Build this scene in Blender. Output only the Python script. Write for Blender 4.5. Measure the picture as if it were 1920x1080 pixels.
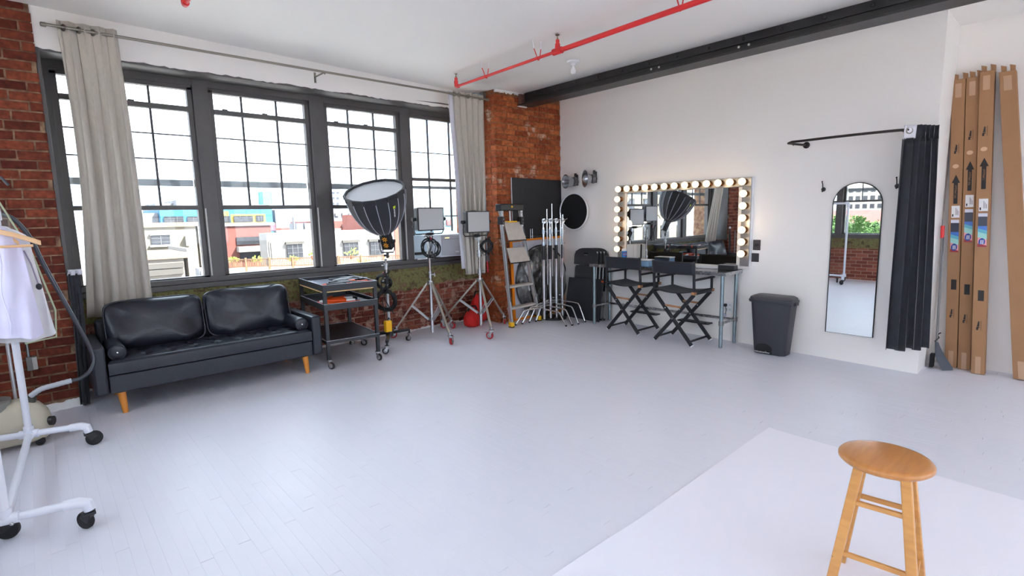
# Photo studio loft: brick piers, big grid window, makeup table, lights on stands.
# World: camera stands at x=0,y=0,z=1.6; window wall at y=6.15, right wall at x=6.18. Metres.
import bpy, math, random
from mathutils import Vector, Matrix, Euler
random.seed(11)
for _o in list(bpy.data.objects):
    bpy.data.objects.remove(_o)
S = bpy.context.scene
COL = S.collection
PI = math.pi
V = Vector

# ------------------------------------------------------------------ camera
YAW, PITCH, ROLL, FPX = 0.737017, 0.136849, -0.021808, 987.03
_f = V((math.sin(YAW)*math.cos(PITCH), math.cos(YAW)*math.cos(PITCH), -math.sin(PITCH)))
_r = V((math.cos(YAW), -math.sin(YAW), 0)); _u = _r.cross(_f)
_r2 = _r*math.cos(ROLL)+_u*math.sin(ROLL); _u2 = _u*math.cos(ROLL)-_r*math.sin(ROLL)
cam = bpy.data.cameras.new('camera'); camo = bpy.data.objects.new('camera', cam); COL.objects.link(camo)
cam.sensor_width = 36; cam.lens = FPX/1920*36; cam.clip_end = 2000; cam.clip_start = 0.05
camo.matrix_world = Matrix(((_r2.x,_u2.x,-_f.x,0),(_r2.y,_u2.y,-_f.y,0),(_r2.z,_u2.z,-_f.z,1.6),(0,0,0,1)))
S.camera = camo

# ------------------------------------------------------------------ world, sun, exposure
vs = S.view_settings
vs.view_transform = 'Standard'; vs.look = 'None'; vs.gamma = 1; vs.use_curve_mapping = False
vs.exposure = 1.32
S.cycles.diffuse_bounces = 8; S.cycles.glossy_bounces = 3; S.cycles.max_bounces = 10; S.cycles.adaptive_threshold = .02; S.cycles.use_light_tree = False; S.cycles.caustics_reflective = False; S.cycles.caustics_refractive = False
w = bpy.data.worlds.new('sky'); S.world = w; w.use_nodes = True
nt = w.node_tree; nt.nodes.clear()
def _n(t, **k):
    n = nt.nodes.new(t)
    for a, b in k.items(): setattr(n, a, b)
    return n
tc = _n('ShaderNodeTexCoord'); mp = _n('ShaderNodeMapping'); mp.inputs['Scale'].default_value = (1.0, 1.0, 4.0)
nz = _n('ShaderNodeTexNoise'); nz.inputs['Scale'].default_value = 2.3; nz.inputs['Detail'].default_value = 7; nz.inputs['Roughness'].default_value = .55
cr = _n('ShaderNodeValToRGB'); cr.color_ramp.elements[0].position = .36; cr.color_ramp.elements[0].color = (.56,.75,1,1)
cr.color_ramp.elements[1].position = .62; cr.color_ramp.elements[1].color = (.90,.95,1,1)
bg = _n('ShaderNodeBackground'); bg.inputs['Strength'].default_value = 2.6
wo = _n('ShaderNodeOutputWorld')
L = nt.links.new
L(tc.outputs['Generated'], mp.inputs['Vector']); L(mp.outputs[0], nz.inputs['Vector']); L(nz.outputs['Fac'], cr.inputs[0]); L(cr.outputs[0], bg.inputs['Color']); L(bg.outputs[0], wo.inputs['Surface'])
sun = bpy.data.lights.new('sun', 'SUN'); sun.energy = 13.0; sun.angle = .02; sun.color = (1,.95,.86)
suno = bpy.data.objects.new('sun', sun); COL.objects.link(suno)
suno.rotation_euler = V((-.45,.62,-.75)).to_track_quat('-Z','Y').to_euler(); suno.location = (20,-20,40)

# ------------------------------------------------------------------ helpers
def fz(y): return 0.0145*(y-1.02)          # the old floor climbs a little towards the windows
XR, YP, YW, XL, ZC, YB = 6.18, 5.63, 6.15, -1.08, 3.308, -3.4

class MB:
    """collects geometry for ONE mesh object; world=True means world coordinates"""
    def __init__(s, world=False): s.v=[]; s.f=[]; s.world=world
    def add(s, vs, fs):
        n=len(s.v); s.v.extend([tuple(v) for v in vs]); s.f.extend([tuple(i+n for i in f) for f in fs]); return s
    def box(s, a, b):
        x0,y0,z0=a; x1,y1,z1=b
        return s.add([(x0,y0,z0),(x1,y0,z0),(x1,y1,z0),(x0,y1,z0),(x0,y0,z1),(x1,y0,z1),(x1,y1,z1),(x0,y1,z1)],
            [(0,3,2,1),(4,5,6,7),(0,1,5,4),(1,2,6,5),(2,3,7,6),(3,0,4,7)])
    def hexa(s, p): return s.add(p, [(0,3,2,1),(4,5,6,7),(0,1,5,4),(1,2,6,5),(2,3,7,6),(3,0,4,7)])
    def bar(s, p0, p1, w, h, side=None):
        """rectangular bar; w along 'side', h across"""
        p0=V(p0); p1=V(p1); d=(p1-p0).normalized()
        a=V(side) if side else (V((0,0,1)).cross(d) if abs(d.z)<.95 else V((1,0,0)))
        a=(a-d*a.dot(d)).normalized(); b=d.cross(a); a=a*w/2; b=b*h/2
        return s.hexa([p0-a-b,p0+a-b,p0+a+b,p0-a+b,p1-a-b,p1+a-b,p1+a+b,p1-a+b])
    def cyl(s, p0, p1, r0, r1=None, n=12, caps=True):
        r1=r0 if r1 is None else r1
        return s.loft([_ring(p0, V(p1)-V(p0), r0, n), _ring(p1, V(p1)-V(p0), r1, n)], caps)
    def loft(s, rings, caps=True, closed=True, loop=False):
        n=len(rings[0]); vs=[v for r in rings for v in r]; fs=[]
        m=len(rings)
        for i in range(m if loop else m-1):
            for j in range(n if closed else n-1):
                a=i*n+j; b=i*n+(j+1)%n; c=((i+1)%m)*n+(j+1)%n; d=((i+1)%m)*n+j
                fs.append((a,b,c,d))
        if caps and not loop: fs.append(tuple(range(n-1,-1,-1))); fs.append(tuple(range((m-1)*n, m*n)))
        return s.add(vs, fs)
    def tube(s, pts, r, n=8, closed=False, caps=True):
        pts=[V(p) for p in pts]; m=len(pts); rings=[]; a=None
        for i,p in enumerate(pts):
            if closed: d=pts[(i+1)%m]-pts[i-1]
            else: d=pts[min(i+1,m-1)]-pts[max(i-1,0)]
            d=d.normalized()
            if a is None: a=d.orthogonal().normalized()
            a=(a-d*a.dot(d)); a=a.normalized() if a.length>1e-6 else d.orthogonal().normalized()
            b=d.cross(a); rr=r[i] if isinstance(r,(list,tuple)) else r
            rings.append([p+(a*math.cos(t)+b*math.sin(t))*rr for t in [2*PI*k/n for k in range(n)]])
        return s.loft(rings, caps, True, closed)
    def lathe(s, prof, o=(0,0,0), axis=(0,0,1), n=24, caps=True):
        o=V(o); ax=V(axis).normalized()
        return s.loft([_ring(o+ax*z, ax, max(r,1e-4), n) for r,z in prof], caps)
    def prism(s, poly, o, u, v, ex):
        o=V(o);u=V(u);v=V(v);ex=V(ex); n=len(poly)
        vs=[o+u*a+v*b for a,b in poly]; vs+=[p+ex for p in vs]
        fs=[tuple(range(n-1,-1,-1)),tuple(range(n,2*n))]+[(i,(i+1)%n,n+(i+1)%n,n+i) for i in range(n)]
        return s.add(vs, fs)
    def sphere(s, c, r, n=12, m=8, sc=(1,1,1)):
        c=V(c); rings=[]
        for i in range(m+1):
            t=PI*i/m; rr=max(math.sin(t),1e-3)
            rings.append([c+V((r*rr*math.cos(p)*sc[0], r*rr*math.sin(p)*sc[1], -r*math.cos(t)*sc[2])) for p in [2*PI*k/n for k in range(n)]])
        return s.loft(rings)
    def grid(s, fn, nu, nv):
        vs=[fn(i/nu, j/nv) for j in range(nv+1) for i in range(nu+1)]
        return s.add(vs, [(j*(nu+1)+i, j*(nu+1)+i+1, (j+1)*(nu+1)+i+1, (j+1)*(nu+1)+i) for j in range(nv) for i in range(nu)])
    def torus(s, c, axis, R, r, n=24, k=8, a0=0, a1=2*PI):
        ax=V(axis).normalized(); a=ax.orthogonal().normalized(); b=ax.cross(a); c=V(c)
        full=abs(a1-a0-2*PI)<1e-4; m=n if full else n+1
        return s.tube([c+(a*math.cos(t)+b*math.sin(t))*R for t in [a0+(a1-a0)*i/n for i in range(m)]], r, k, closed=full)

def _ring(o, d, r, n):
    d=V(d).normalized(); o=V(o)
    a=V((1,0,0)) if abs(d.z)>.9 else V((0,0,1)).cross(d)
    a=(a-d*a.dot(d)).normalized(); b=d.cross(a)
    return [o+(a*math.cos(t)+b*math.sin(t))*r for t in [2*PI*k/n for k in range(n)]]

def _wloc(p):
    v=V((0,0,0))
    while p is not None: v+=p.location; p=p.parent
    return v

def obj(name, mb, m, parent=None, bevel=0, smooth=42, solid=0, sub=0, seg=2):
    me=bpy.data.meshes.new(name)
    vs=mb.v
    if mb.world and parent is not None:
        o=_wloc(parent); vs=[(x-o.x,y-o.y,z-o.z) for x,y,z in vs]
    me.from_pydata(vs, [], mb.f); me.update()
    if smooth:
        me.shade_smooth(); me.set_sharp_from_angle(angle=math.radians(smooth))
    me.materials.append(m)
    ob=bpy.data.objects.new(name, me); COL.objects.link(ob)
    if parent is not None: ob.parent=parent
    if solid: md=ob.modifiers.new('solid','SOLIDIFY'); md.thickness=solid; md.offset=0
    if bevel: md=ob.modifiers.new('bevel','BEVEL'); md.width=bevel; md.segments=seg; md.limit_method='ANGLE'; md.angle_limit=math.radians(50)
    if sub: md=ob.modifiers.new('sub','SUBSURF'); md.levels=sub; md.render_levels=sub
    return ob

def tag(o, label, cat, group=None):
    o['label']=label; o['category']=cat
    if group: o['group']=group
    return o
def thing(name, label, cat, loc=(0,0,0), rotz=0, group=None):
    o=bpy.data.objects.new(name, None); COL.objects.link(o); o.empty_display_size=.1
    o.location=loc; o.rotation_euler=(0,0,rotz)
    return tag(o, label, cat, group)
def struct(o, label=None, cat=None):
    o['kind']='structure'
    if label: o['label']=label
    if cat: o['category']=cat
    return o
def dup(root, loc, rotz=None, label=None):
    """copy a thing with its parts and their sub-parts (mesh data shared)"""
    r=root.copy(); COL.objects.link(r); r.location=loc
    if rotz is not None: r.rotation_euler=(0,0,rotz)
    if label: r['label']=label
    def kids(a,b):
        for ch in list(a.children):
            c=ch.copy(); COL.objects.link(c); c.parent=b; kids(ch,c)
    kids(root,r)
    return r
def text(name, s, size, m, parent, o, u, v, ext=.0006, label=None):
    """flat lettering lying in the plane (u,v) at o, coordinates local to parent"""
    cu=bpy.data.curves.new('t','FONT'); cu.body=s; cu.size=size; cu.extrude=ext; cu.align_x='CENTER'; cu.align_y='CENTER'; cu.resolution_u=3
    t=bpy.data.objects.new('t',cu); COL.objects.link(t)
    bpy.context.view_layer.update()
    me=bpy.data.meshes.new_from_object(t); bpy.data.objects.remove(t); bpy.data.curves.remove(cu)
    u=V(u).normalized(); v=V(v).normalized(); n=u.cross(v)
    me.transform(Matrix(((u.x,v.x,n.x,o[0]),(u.y,v.y,n.y,o[1]),(u.z,v.z,n.z,o[2]),(0,0,0,1))))
    me.materials.clear(); me.materials.append(m)
    ob=bpy.data.objects.new(name,me); COL.objects.link(ob); ob.parent=parent
    if label: ob['label']=label
    return ob

# ------------------------------------------------------------------ materials
def lin(c): return tuple(((x/255)/12.92 if x/255<=.04045 else ((x/255+.055)/1.055)**2.4) for x in c)
_mats={}
def mat(name, rgb, rough=.5, metal=0, var=0, vscale=6, bump=0, bscale=60, spec=.5, stretch=None, coat=0, sheen=0, emit=None, trans=0, alpha=1, coords='Object', vrgb=None, rvar=0):
    """Principled material, rgb 0-255; var mixes towards vrgb (or a darker tone) by noise; bump adds fine relief"""
    if name in _mats: return _mats[name]
    m=bpy.data.materials.new(name); m.use_nodes=True; t=m.node_tree; b=t.nodes['Principled BSDF']
    c=lin(rgb); b.inputs['Base Color'].default_value=(*c,1); b.inputs['Roughness'].default_value=rough; b.inputs['Metallic'].default_value=metal
    b.inputs['Specular IOR Level'].default_value=spec; b.inputs['Coat Weight'].default_value=coat; b.inputs['Sheen Weight'].default_value=sheen
    b.inputs['Transmission Weight'].default_value=trans; b.inputs['Alpha'].default_value=alpha
    if emit: b.inputs['Emission Color'].default_value=(*lin(emit[0]),1); b.inputs['Emission Strength'].default_value=emit[1]
    if var or bump or rvar:
        tc=t.nodes.new('ShaderNodeTexCoord'); mp=t.nodes.new('ShaderNodeMapping')
        if stretch: mp.inputs['Scale'].default_value=stretch
        t.links.new(tc.outputs[coords] if coords in tc.outputs else tc.outputs['Object'], mp.inputs[0])
        if var or rvar:
            n=t.nodes.new('ShaderNodeTexNoise'); n.inputs['Scale'].default_value=vscale; n.inputs['Detail'].default_value=3
            t.links.new(mp.outputs[0], n.inputs['Vector'])
        if var:
            mx=t.nodes.new('ShaderNodeMix'); mx.data_type='RGBA'; mr=t.nodes.new('ShaderNodeMapRange'); mr.inputs[1].default_value=.35; mr.inputs[2].default_value=.7; mr.inputs[4].default_value=var
            t.links.new(n.outputs['Fac'], mr.inputs[0]); t.links.new(mr.outputs[0], mx.inputs[0])
            mx.inputs[6].default_value=(*c,1); mx.inputs[7].default_value=(*(lin(vrgb) if vrgb else tuple(x*.45 for x in c)),1)
            t.links.new(mx.outputs[2], b.inputs['Base Color'])
        if rvar:
            mr=t.nodes.new('ShaderNodeMapRange'); mr.inputs[3].default_value=max(rough-rvar,0.02); mr.inputs[4].default_value=min(rough+rvar,1)
            t.links.new(n.outputs['Fac'], mr.inputs[0]); t.links.new(mr.outputs[0], b.inputs['Roughness'])
        if bump:
            n2=t.nodes.new('ShaderNodeTexNoise'); n2.inputs['Scale'].default_value=bscale; n2.inputs['Detail'].default_value=2
            bp=t.nodes.new('ShaderNodeBump'); bp.inputs['Strength'].default_value=bump; bp.inputs['Distance'].default_value=.01
            t.links.new(mp.outputs[0], n2.inputs['Vector']); t.links.new(n2.outputs['Fac'], bp.inputs['Height']); t.links.new(bp.outputs[0], b.inputs['Normal'])
    _mats[name]=m; return m

def brick_mat(name, lo, hi, patch=(200,178,160), pth=.62, ref_scale=3.0, stain=None):
    """each brick object gets its own tone (Object Info random) plus grain and old paint flecks"""
    m=bpy.data.materials.new(name); m.use_nodes=True; t=m.node_tree; b=t.nodes['Principled BSDF']; N=t.nodes.new; K=t.links.new
    oi=N('ShaderNodeObjectInfo'); ge=N('ShaderNodeNewGeometry'); n1=N('ShaderNodeTexNoise'); n1.inputs['Scale'].default_value=26; n1.inputs['Detail'].default_value=6
    n2=N('ShaderNodeTexNoise'); n2.inputs['Scale'].default_value=ref_scale; n2.inputs['Detail'].default_value=9; n2.inputs['Roughness'].default_value=.68
    K(ge.outputs['Position'], n1.inputs['Vector']); K(ge.outputs['Position'], n2.inputs['Vector'])
    r=N('ShaderNodeMix'); r.data_type='RGBA'; r.inputs[6].default_value=(*lin(lo),1); r.inputs[7].default_value=(*lin(hi),1); K(oi.outputs['Random'], r.inputs[0])
    d=N('ShaderNodeMix'); d.data_type='RGBA'; d.blend_type='MULTIPLY'; d.inputs[0].default_value=1
    mr=N('ShaderNodeMapRange'); mr.inputs[1].default_value=.3; mr.inputs[2].default_value=.72; mr.inputs[3].default_value=.55; mr.inputs[4].default_value=1.25
    K(n1.outputs['Fac'], mr.inputs[0]); K(r.outputs[2], d.inputs[6]); K(mr.outputs[0], d.inputs[7])
    p=N('ShaderNodeMix'); p.data_type='RGBA'; p.inputs[7].default_value=(*lin(patch),1); m2=N('ShaderNodeMapRange'); m2.inputs[1].default_value=pth; m2.inputs[2].default_value=pth+.07; m2.inputs[4].default_value=.75
    K(n2.outputs['Fac'], m2.inputs[0]); K(m2.outputs[0], p.inputs[0]); K(d.outputs[2], p.inputs[6]); K(p.outputs[2], b.inputs['Base Color'])
    b.inputs['Roughness'].default_value=.85; b.inputs['Specular IOR Level'].default_value=.3
    bp=N('ShaderNodeBump'); bp.inputs['Strength'].default_value=.5; bp.inputs['Distance'].default_value=.006; K(n1.outputs['Fac'], bp.inputs['Height']); K(bp.outputs[0], b.inputs['Normal'])
    return m

WALLP = mat('white_wall_paint', (240,236,233), .6, var=.10, vscale=1.2, vrgb=(232,228,224))
CEILP = mat('ceiling_paint', (240,238,234), .7, var=.1, vscale=.8, vrgb=(232,229,225))
PLASTER = mat('plaster_lip', (225,223,222), .7, bump=.4, bscale=30)
PLANK = mat('painted_plank', (222,222,232), .38, var=.12, vscale=5, vrgb=(212,212,223), stretch=(2,.5,1), rvar=.08)
FRAME = mat('window_frame_paint', (88,84,83), .45, var=.25, vscale=8, bump=.1, bscale=40)
FRAMEB = mat('storm_frame', (168,174,178), .5)
MUNTIN = mat('muntin_paint', (62,60,64), .45)
BLACK = mat('black_powder_coat', (38,39,43), .42, bump=.05, bscale=200)
BLACKP = mat('black_plastic', (32,32,35), .38)
RUBBER = mat('black_rubber', (26,26,28), .7)
STEEL = mat('brushed_steel', (188,188,190), .26, 1, rvar=.08, vscale=30)
CHROME = mat('chrome', (215,215,218), .12, 1)
ALU = mat('aluminium', (200,201,204), .38, .65, var=.15, vscale=20)
GALV = mat('galvanised_steel', (150,165,172), .35, .85, var=.25, vscale=18)
FABB = mat('black_canvas', (33,35,42), .85, bump=.25, bscale=260, sheen=.1)
VELV = mat('black_velvet', (22,24,32), .8, sheen=.25, var=.3, vscale=10, vrgb=(44,47,58), bump=.15, bscale=40)
LEATH = mat('black_leather', (26,30,42), .42, var=.2, vscale=12, bump=.12, bscale=90, coat=.12)
OAKL = mat('orange_leg_wood', (214,140,56), .4, var=.3, vscale=8, vrgb=(190,112,40), stretch=(6,6,.6))
LINEN = mat('linen_curtain', (196,188,177), .9, var=.35, vscale=60, vrgb=(174,166,156), stretch=(1,1,.25), bump=.3, bscale=220)
LINER = mat('curtain_lining', (205,204,212), .9)
RED = mat('red_paint', (216,46,48), .38, var=.2, vscale=10, vrgb=(190,34,38))
WHITEP = mat('white_plastic', (232,232,235), .35)
PVC = mat('white_pvc_pipe', (226,228,238), .3)
OAK = mat('oak_stool', (206,150,84), .38, var=.5, vscale=5, vrgb=(176,116,58), stretch=(9,1.2,9), bump=.05, bscale=30, coat=.2)
OAKS = mat('oak_seat', (190,126,62), .3, var=.55, vscale=5, vrgb=(158,98,44), stretch=(1.2,10,1.2), coat=.35)
CARD = mat('cardboard', (158,118,84), .85, var=.25, vscale=5, vrgb=(142,104,72), bump=.1, bscale=60)
TAPE = mat('packing_tape', (186,152,124), .25)
INK = mat('black_ink', (38,34,34), .7)
ORANGE = mat('orange_plastic', (240,88,28), .4)
YELLOW = mat('yellow_plastic', (244,186,24), .45)
MIRROR = mat('mirror_glass', (235,238,238), .01, 1)
def glass_mat():
    m=bpy.data.materials.new('window_glass'); m.use_nodes=True; t=m.node_tree; t.nodes.clear()
    o=t.nodes.new('ShaderNodeOutputMaterial'); a=t.nodes.new('ShaderNodeBsdfTransparent'); g=t.nodes.new('ShaderNodeBsdfGlossy'); g.inputs['Roughness'].default_value=.02
    lw=t.nodes.new('ShaderNodeLayerWeight'); lw.inputs['Blend'].default_value=.5; pw=t.nodes.new('ShaderNodeMath'); pw.operation='POWER'; pw.inputs[1].default_value=5; f=t.nodes.new('ShaderNodeMath'); f.operation='MULTIPLY_ADD'; f.inputs[1].default_value=.7; f.inputs[2].default_value=.02; t.links.new(lw.outputs['Facing'],pw.inputs[0]); t.links.new(pw.outputs[0],f.inputs[0]); x=t.nodes.new('ShaderNodeMixShader'); a.inputs['Color'].default_value=(.97,.98,.98,1)
    t.links.new(f.outputs[0],x.inputs[0]); t.links.new(a.outputs[0],x.inputs[1]); t.links.new(g.outputs[0],x.inputs[2]); t.links.new(x.outputs[0],o.inputs[0]); return m
GLASS = glass_mat()
# ================================================================== THE SETTING
def proj(p):
    d=V(p)-V((0,0,1.6)); z=d.dot(_f)
    return None if z<.05 else (960+FPX*d.dot(_r2)/z, 540-FPX*d.dot(_u2)/z, z)

# ---- floor: slab + narrow painted planks running towards the windows
fl=MB(); x0,x1,y0,y1=-1.3,7.0,-3.6,6.45
fl.hexa([(x0,y0,fz(y0)-.25),(x1,y0,fz(y0)-.25),(x1,y1,fz(y1)-.25),(x0,y1,fz(y1)-.25),(x0,y0,fz(y0)-.0125),(x1,y0,fz(y0)-.0125),(x1,y1,fz(y1)-.0125),(x0,y1,fz(y1)-.0125)])
floor=struct(obj('floor', fl, mat('floor_joint',(206,205,213),.7)), 'floor of narrow white painted wooden planks', 'floor')
rp=random.Random(5); PW=.0572; planks=[]
LENS=(.55,.8,1.05,1.35,1.7)
x=-1.12; 
while x<6.9:
    y=-3.45-rp.random()*1.2
    while y<6.2:
        l=rp.choice(LENS); planks.append((x+PW/2, y+l/2, l)); y+=l
    x+=PW
def pkey(p):
    best=1e9
    for k in (-.45,0,.45):
        q=proj((p[0],p[1]+k*p[2],fz(p[1])))
        if q and 0<q[0]<1920 and 0<q[1]<1080: best=min(best,q[2])
    return best
planks.sort(key=pkey)
PT=.012
def plank_mesh(l):
    m=MB(); h=l/2-(.0011 if l in (.55,1.35) else .0003); ww=PW/2-.00012; c=.0002
    m.add([(-ww,-h,-PT),(ww,-h,-PT),(ww,h,-PT),(-ww,h,-PT),(-ww,-h,-c),(ww,-h,-c),(ww,h,-c),(-ww,h,-c),(-ww+c,-h+c,0),(ww-c,-h+c,0),(ww-c,h-c,0),(-ww+c,h-c,0)],
      [(0,3,2,1),(0,1,5,4),(1,2,6,5),(2,3,7,6),(3,0,4,7),(4,5,9,8),(5,6,10,9),(6,7,11,10),(7,4,8,11),(8,9,10,11)]); return m
pms={}
for l in LENS:
    o=obj('plank', plank_mesh(l), PLANK, floor, smooth=0); pms[l]=o.data; bpy.data.objects.remove(o)
rest=MB(); slope=math.atan(.0145)
for i,(px,py,l) in enumerate(planks):
    dz=rp.uniform(-.0004,.0002)
    if i<298:
        o=bpy.data.objects.new('plank', pms[l]); COL.objects.link(o); o.parent=floor; o.location=(px,py,fz(py)+dz); o.rotation_euler=(slope+rp.uniform(-.0004,.0004),0,0)
    else:
        m=plank_mesh(l); rest.add([(a+px,b+py,c+fz(py+b)+dz) for a,b,c in m.v], m.f)
r=obj('plank_field', rest, PLANK, floor, smooth=0); r['kind']='stuff'

# ---- ceiling, plain walls
struct(obj('ceiling', MB().box((-1.4,-3.7,ZC),(7.1,6.6,ZC+.3)), CEILP), 'flat white plaster ceiling', 'ceiling')
struct(obj('wall_right', MB().box((XR,1.02,-.3),(7.0,6.6,ZC+.05)), WALLP), 'plain white wall behind the makeup table', 'wall')
struct(obj('wall_alcove', MB().box((6.82,-3.6,-.3),(7.05,1.02,ZC+.05)), WALLP), 'white recessed wall behind the cardboard boxes', 'wall')
wb_=thing('wall_back','white wall with added windows at the rear of the studio, behind the camera','wall'); wb_['kind']='structure'
for (a,b) in (((-1.4,-3.7,-.3),(7.05,YB,.95)),((-1.4,-3.7,3.0),(7.05,YB,ZC+.05)),((-1.4,-3.7,.95),(-.75,YB,3.0)),((6.55,-3.7,.95),(7.05,YB,3.0))): obj('masonry', MB().box(a,b), WALLP, wb_)  # masonry leaves openings for the added rear windows

# ---- bricks
BR_P=brick_mat('brick_pier', (88,34,24), (136,66,44), pth=.63, ref_scale=2.6)
BR_R=brick_mat('brick_pier_right', (138,62,34), (184,102,58), pth=.575, ref_scale=3.0)
BR_W=brick_mat('brick_lower_wall', (104,44,34), (150,84,66), patch=(182,146,130), pth=.53, ref_scale=8)
MORT_L=mat('mortar_tan',(104,70,54),.95,var=.6,vscale=14,vrgb=(178,150,118),bump=.6,bscale=90)
MORT_R=mat('mortar_brown',(120,66,38),.95,var=.5,vscale=12,vrgb=(176,136,96),bump=.6,bscale=90)
MORT_W=mat('mortar_pale',(140,94,78),.95,var=.6,vscale=16,vrgb=(190,170,152),bump=.7,bscale=80)
BL,BH,BJ=.203,.0627,.013
def brick_data(m, seed):
    q=random.Random(seed); b=MB(); j=lambda: q.uniform(-.0022,.0022)
    a=.1; c=.004
    vs=[]
    for (yy,s) in ((a,1),(c,1),(0,.97)):
        for (ux,uz) in ((-1,-1),(1,-1),(1,1),(-1,1)):
            vs.append((ux*(BL/2-(.004 if s<1 else 0))+j(), yy+(j() if yy<.05 else 0), uz*(BH/2-(.004 if s<1 else 0))+j()))
    fs=[(0,1,2,3),(11,10,9,8)]+[(k*4+i,(k+1)*4+i,(k+1)*4+(i+1)%4,k*4+(i+1)%4) for k in (0,1) for i in range(4)]
    b.add(vs,fs); o=obj('brick',b,m,smooth=30); d=o.data; bpy.data.objects.remove(o); return d
def brick_face(parent, m, u0, u1, y, z0, z1, seed, rough=.003):
    """running bond on a face looking to -Y; bricks are children of parent (parent at world origin)"""
    ds=[brick_data(m,seed+k) for k in range(5)]; q=random.Random(seed); z=z0; k=0
    while z+BH<=z1+.02:
        u=u0; first=True; off=(0 if k%2==0 else .5)
        if k%6==5: off=.25
        while u<u1-.03:
            l=BL*(1-off) if first and off else BL
            l=min(l,u1-u); first=False
            if l>.025:
                o=bpy.data.objects.new('brick', q.choice(ds)); COL.objects.link(o); o.parent=parent
                o.location=(u+l/2, y+q.uniform(-rough,rough), z+BH/2+q.uniform(-rough,rough)*.6); o.scale=(l/BL,1,1)
                o.rotation_euler=(q.uniform(-.012,.012), q.uniform(-.01,.01), q.uniform(-.01,.01))
            u+=l+BJ
        z+=BH+BJ; k+=1

# left pier (beside the sofa and the clothes rack)
pl=struct(obj('wall_pier_left', MB().box((-1.2,5.727,-.2),(.184,6.6,ZC+.05)), MORT_L), 'dark red brick pier at the left end of the window', 'wall')
brick_face(pl, BR_P, XL, .19, 5.72, fz(5.72)+.085, ZC, 21)
# right pier
pr=struct(obj('wall_pier_right', MB().box((4.873,5.638,-.2),(6.3,6.6,ZC+.05)), MORT_R), 'orange red brick pier in the corner behind the ladder', 'wall')
brick_face(pr, BR_R, 4.866, XR, YP, fz(YP)+.01, ZC-.02, 61)
ret=MB(); q=random.Random(3); z=fz(YP)+.01; k=0
while z+BH<ZC:
    y=YP+.104+(.0 if k%2 else BJ)
    while y<6.12:
        l=min(.2 if k%2 else .1, 6.13-y); e=q.uniform(0,.004); ret.box((4.865+e,y,z),(4.99,y+l,z+BH)); y+=l+BJ
    z+=BH+BJ; k+=1
r=obj('brick_return', ret, BR_R, pr); r['kind']='stuff'
pe=MB(); q=random.Random(31)
pe.loft([[(xx,5.612+q.uniform(-.004,.004),ZC),(xx,5.64,ZC),(xx,5.64,3.284+q.uniform(-.02,.014)),(xx,5.616,3.286+q.uniform(-.022,.014))] for xx in [4.862+.55*i/26 for i in range(27)]])
obj('plaster_edge', pe, PLASTER, pr)
# wall under the window
pw=struct(obj('wall_window', MB().box((.1,6.158,-.2),(4.95,6.5,.72)), MORT_W), 'weathered brick wall under the big window', 'wall')
brick_face(pw, BR_W, .2, 4.86, YW, fz(YW)-.005, .70, 121, .007)
# old concrete band with flaking green paint under the sill
cm=bpy.data.materials.new('green_concrete'); cm.use_nodes=True; t=cm.node_tree; b=t.nodes['Principled BSDF']; N=t.nodes.new; K=t.links.new
ge=N('ShaderNodeNewGeometry'); n1=N('ShaderNodeTexNoise'); n1.inputs['Scale'].default_value=8; n1.inputs['Detail'].default_value=9; n1.inputs['Roughness'].default_value=.7; K(ge.outputs['Position'],n1.inputs['Vector'])
c1=N('ShaderNodeValToRGB'); els=c1.color_ramp.elements; els[0].position=.36; els[0].color=(*lin((72,60,40)),1); els[1].position=.70; els[1].color=(*lin((190,182,166)),1)
for ps,co in ((.43,(98,84,56)),(.49,(132,128,80)),(.54,(116,110,68)),(.58,(112,82,58)),(.64,(140,122,96))): e=els.new(ps); e.color=(*lin(co),1)
K(n1.outputs['Fac'],c1.inputs[0]); K(c1.outputs[0],b.inputs['Base Color']); b.inputs['Roughness'].default_value=.9
bp=N('ShaderNodeBump'); bp.inputs['Strength'].default_value=.6; bp.inputs['Distance'].default_value=.02; K(n1.outputs['Fac'],bp.inputs['Height']); K(bp.outputs[0],b.inputs['Normal'])
band=MB(); q=random.Random(9); n=90; rows=[]
for i in range(n+1):
    xx=.15+4.75*i/n; zb=.665+.03*math.sin(xx*3.1)+q.uniform(-.018,.018)
    rows.append([(xx,6.4,zb),(xx,6.139+q.uniform(-.004,.004),zb),(xx,6.137+q.uniform(-.003,.003),.80),(xx,6.14,.931),(xx,6.4,.931)])
band.loft(rows, True, True)
struct(obj('trim_4', band, cm), 'flaking green concrete band under the window sill', 'sill')
# white painted lip at the foot of the left pier
lip=MB(); q=random.Random(4)
lip.loft([[(xx,5.715-.03*q.random()-.012,fz(5.7)+.001),(xx,5.74,fz(5.7)+.001),(xx,5.74,fz(5.7)+.075+q.uniform(-.012,.012)),(xx,5.712,fz(5.7)+.06+q.uniform(-.02,.01))] for xx in [XL+1.27*i/40 for i in range(41)]])
struct(obj('baseboard_pier', lip, PLASTER), 'chipped white paint lip at the foot of the left pier', 'baseboard')
dl=MB(); q=random.Random(14)
dl.loft([[(xx,6.138-.02*q.random()-.004,fz(6.14)+.001),(xx,6.17,fz(6.14)+.001),(xx,6.17,fz(6.14)+.03+q.uniform(-.012,.015))] for xx in [.2+4.66*i/110 for i in range(111)]])
struct(obj('baseboard_window', dl, PLASTER), 'ragged white paint line along the foot of the window wall', 'baseboard')

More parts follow.
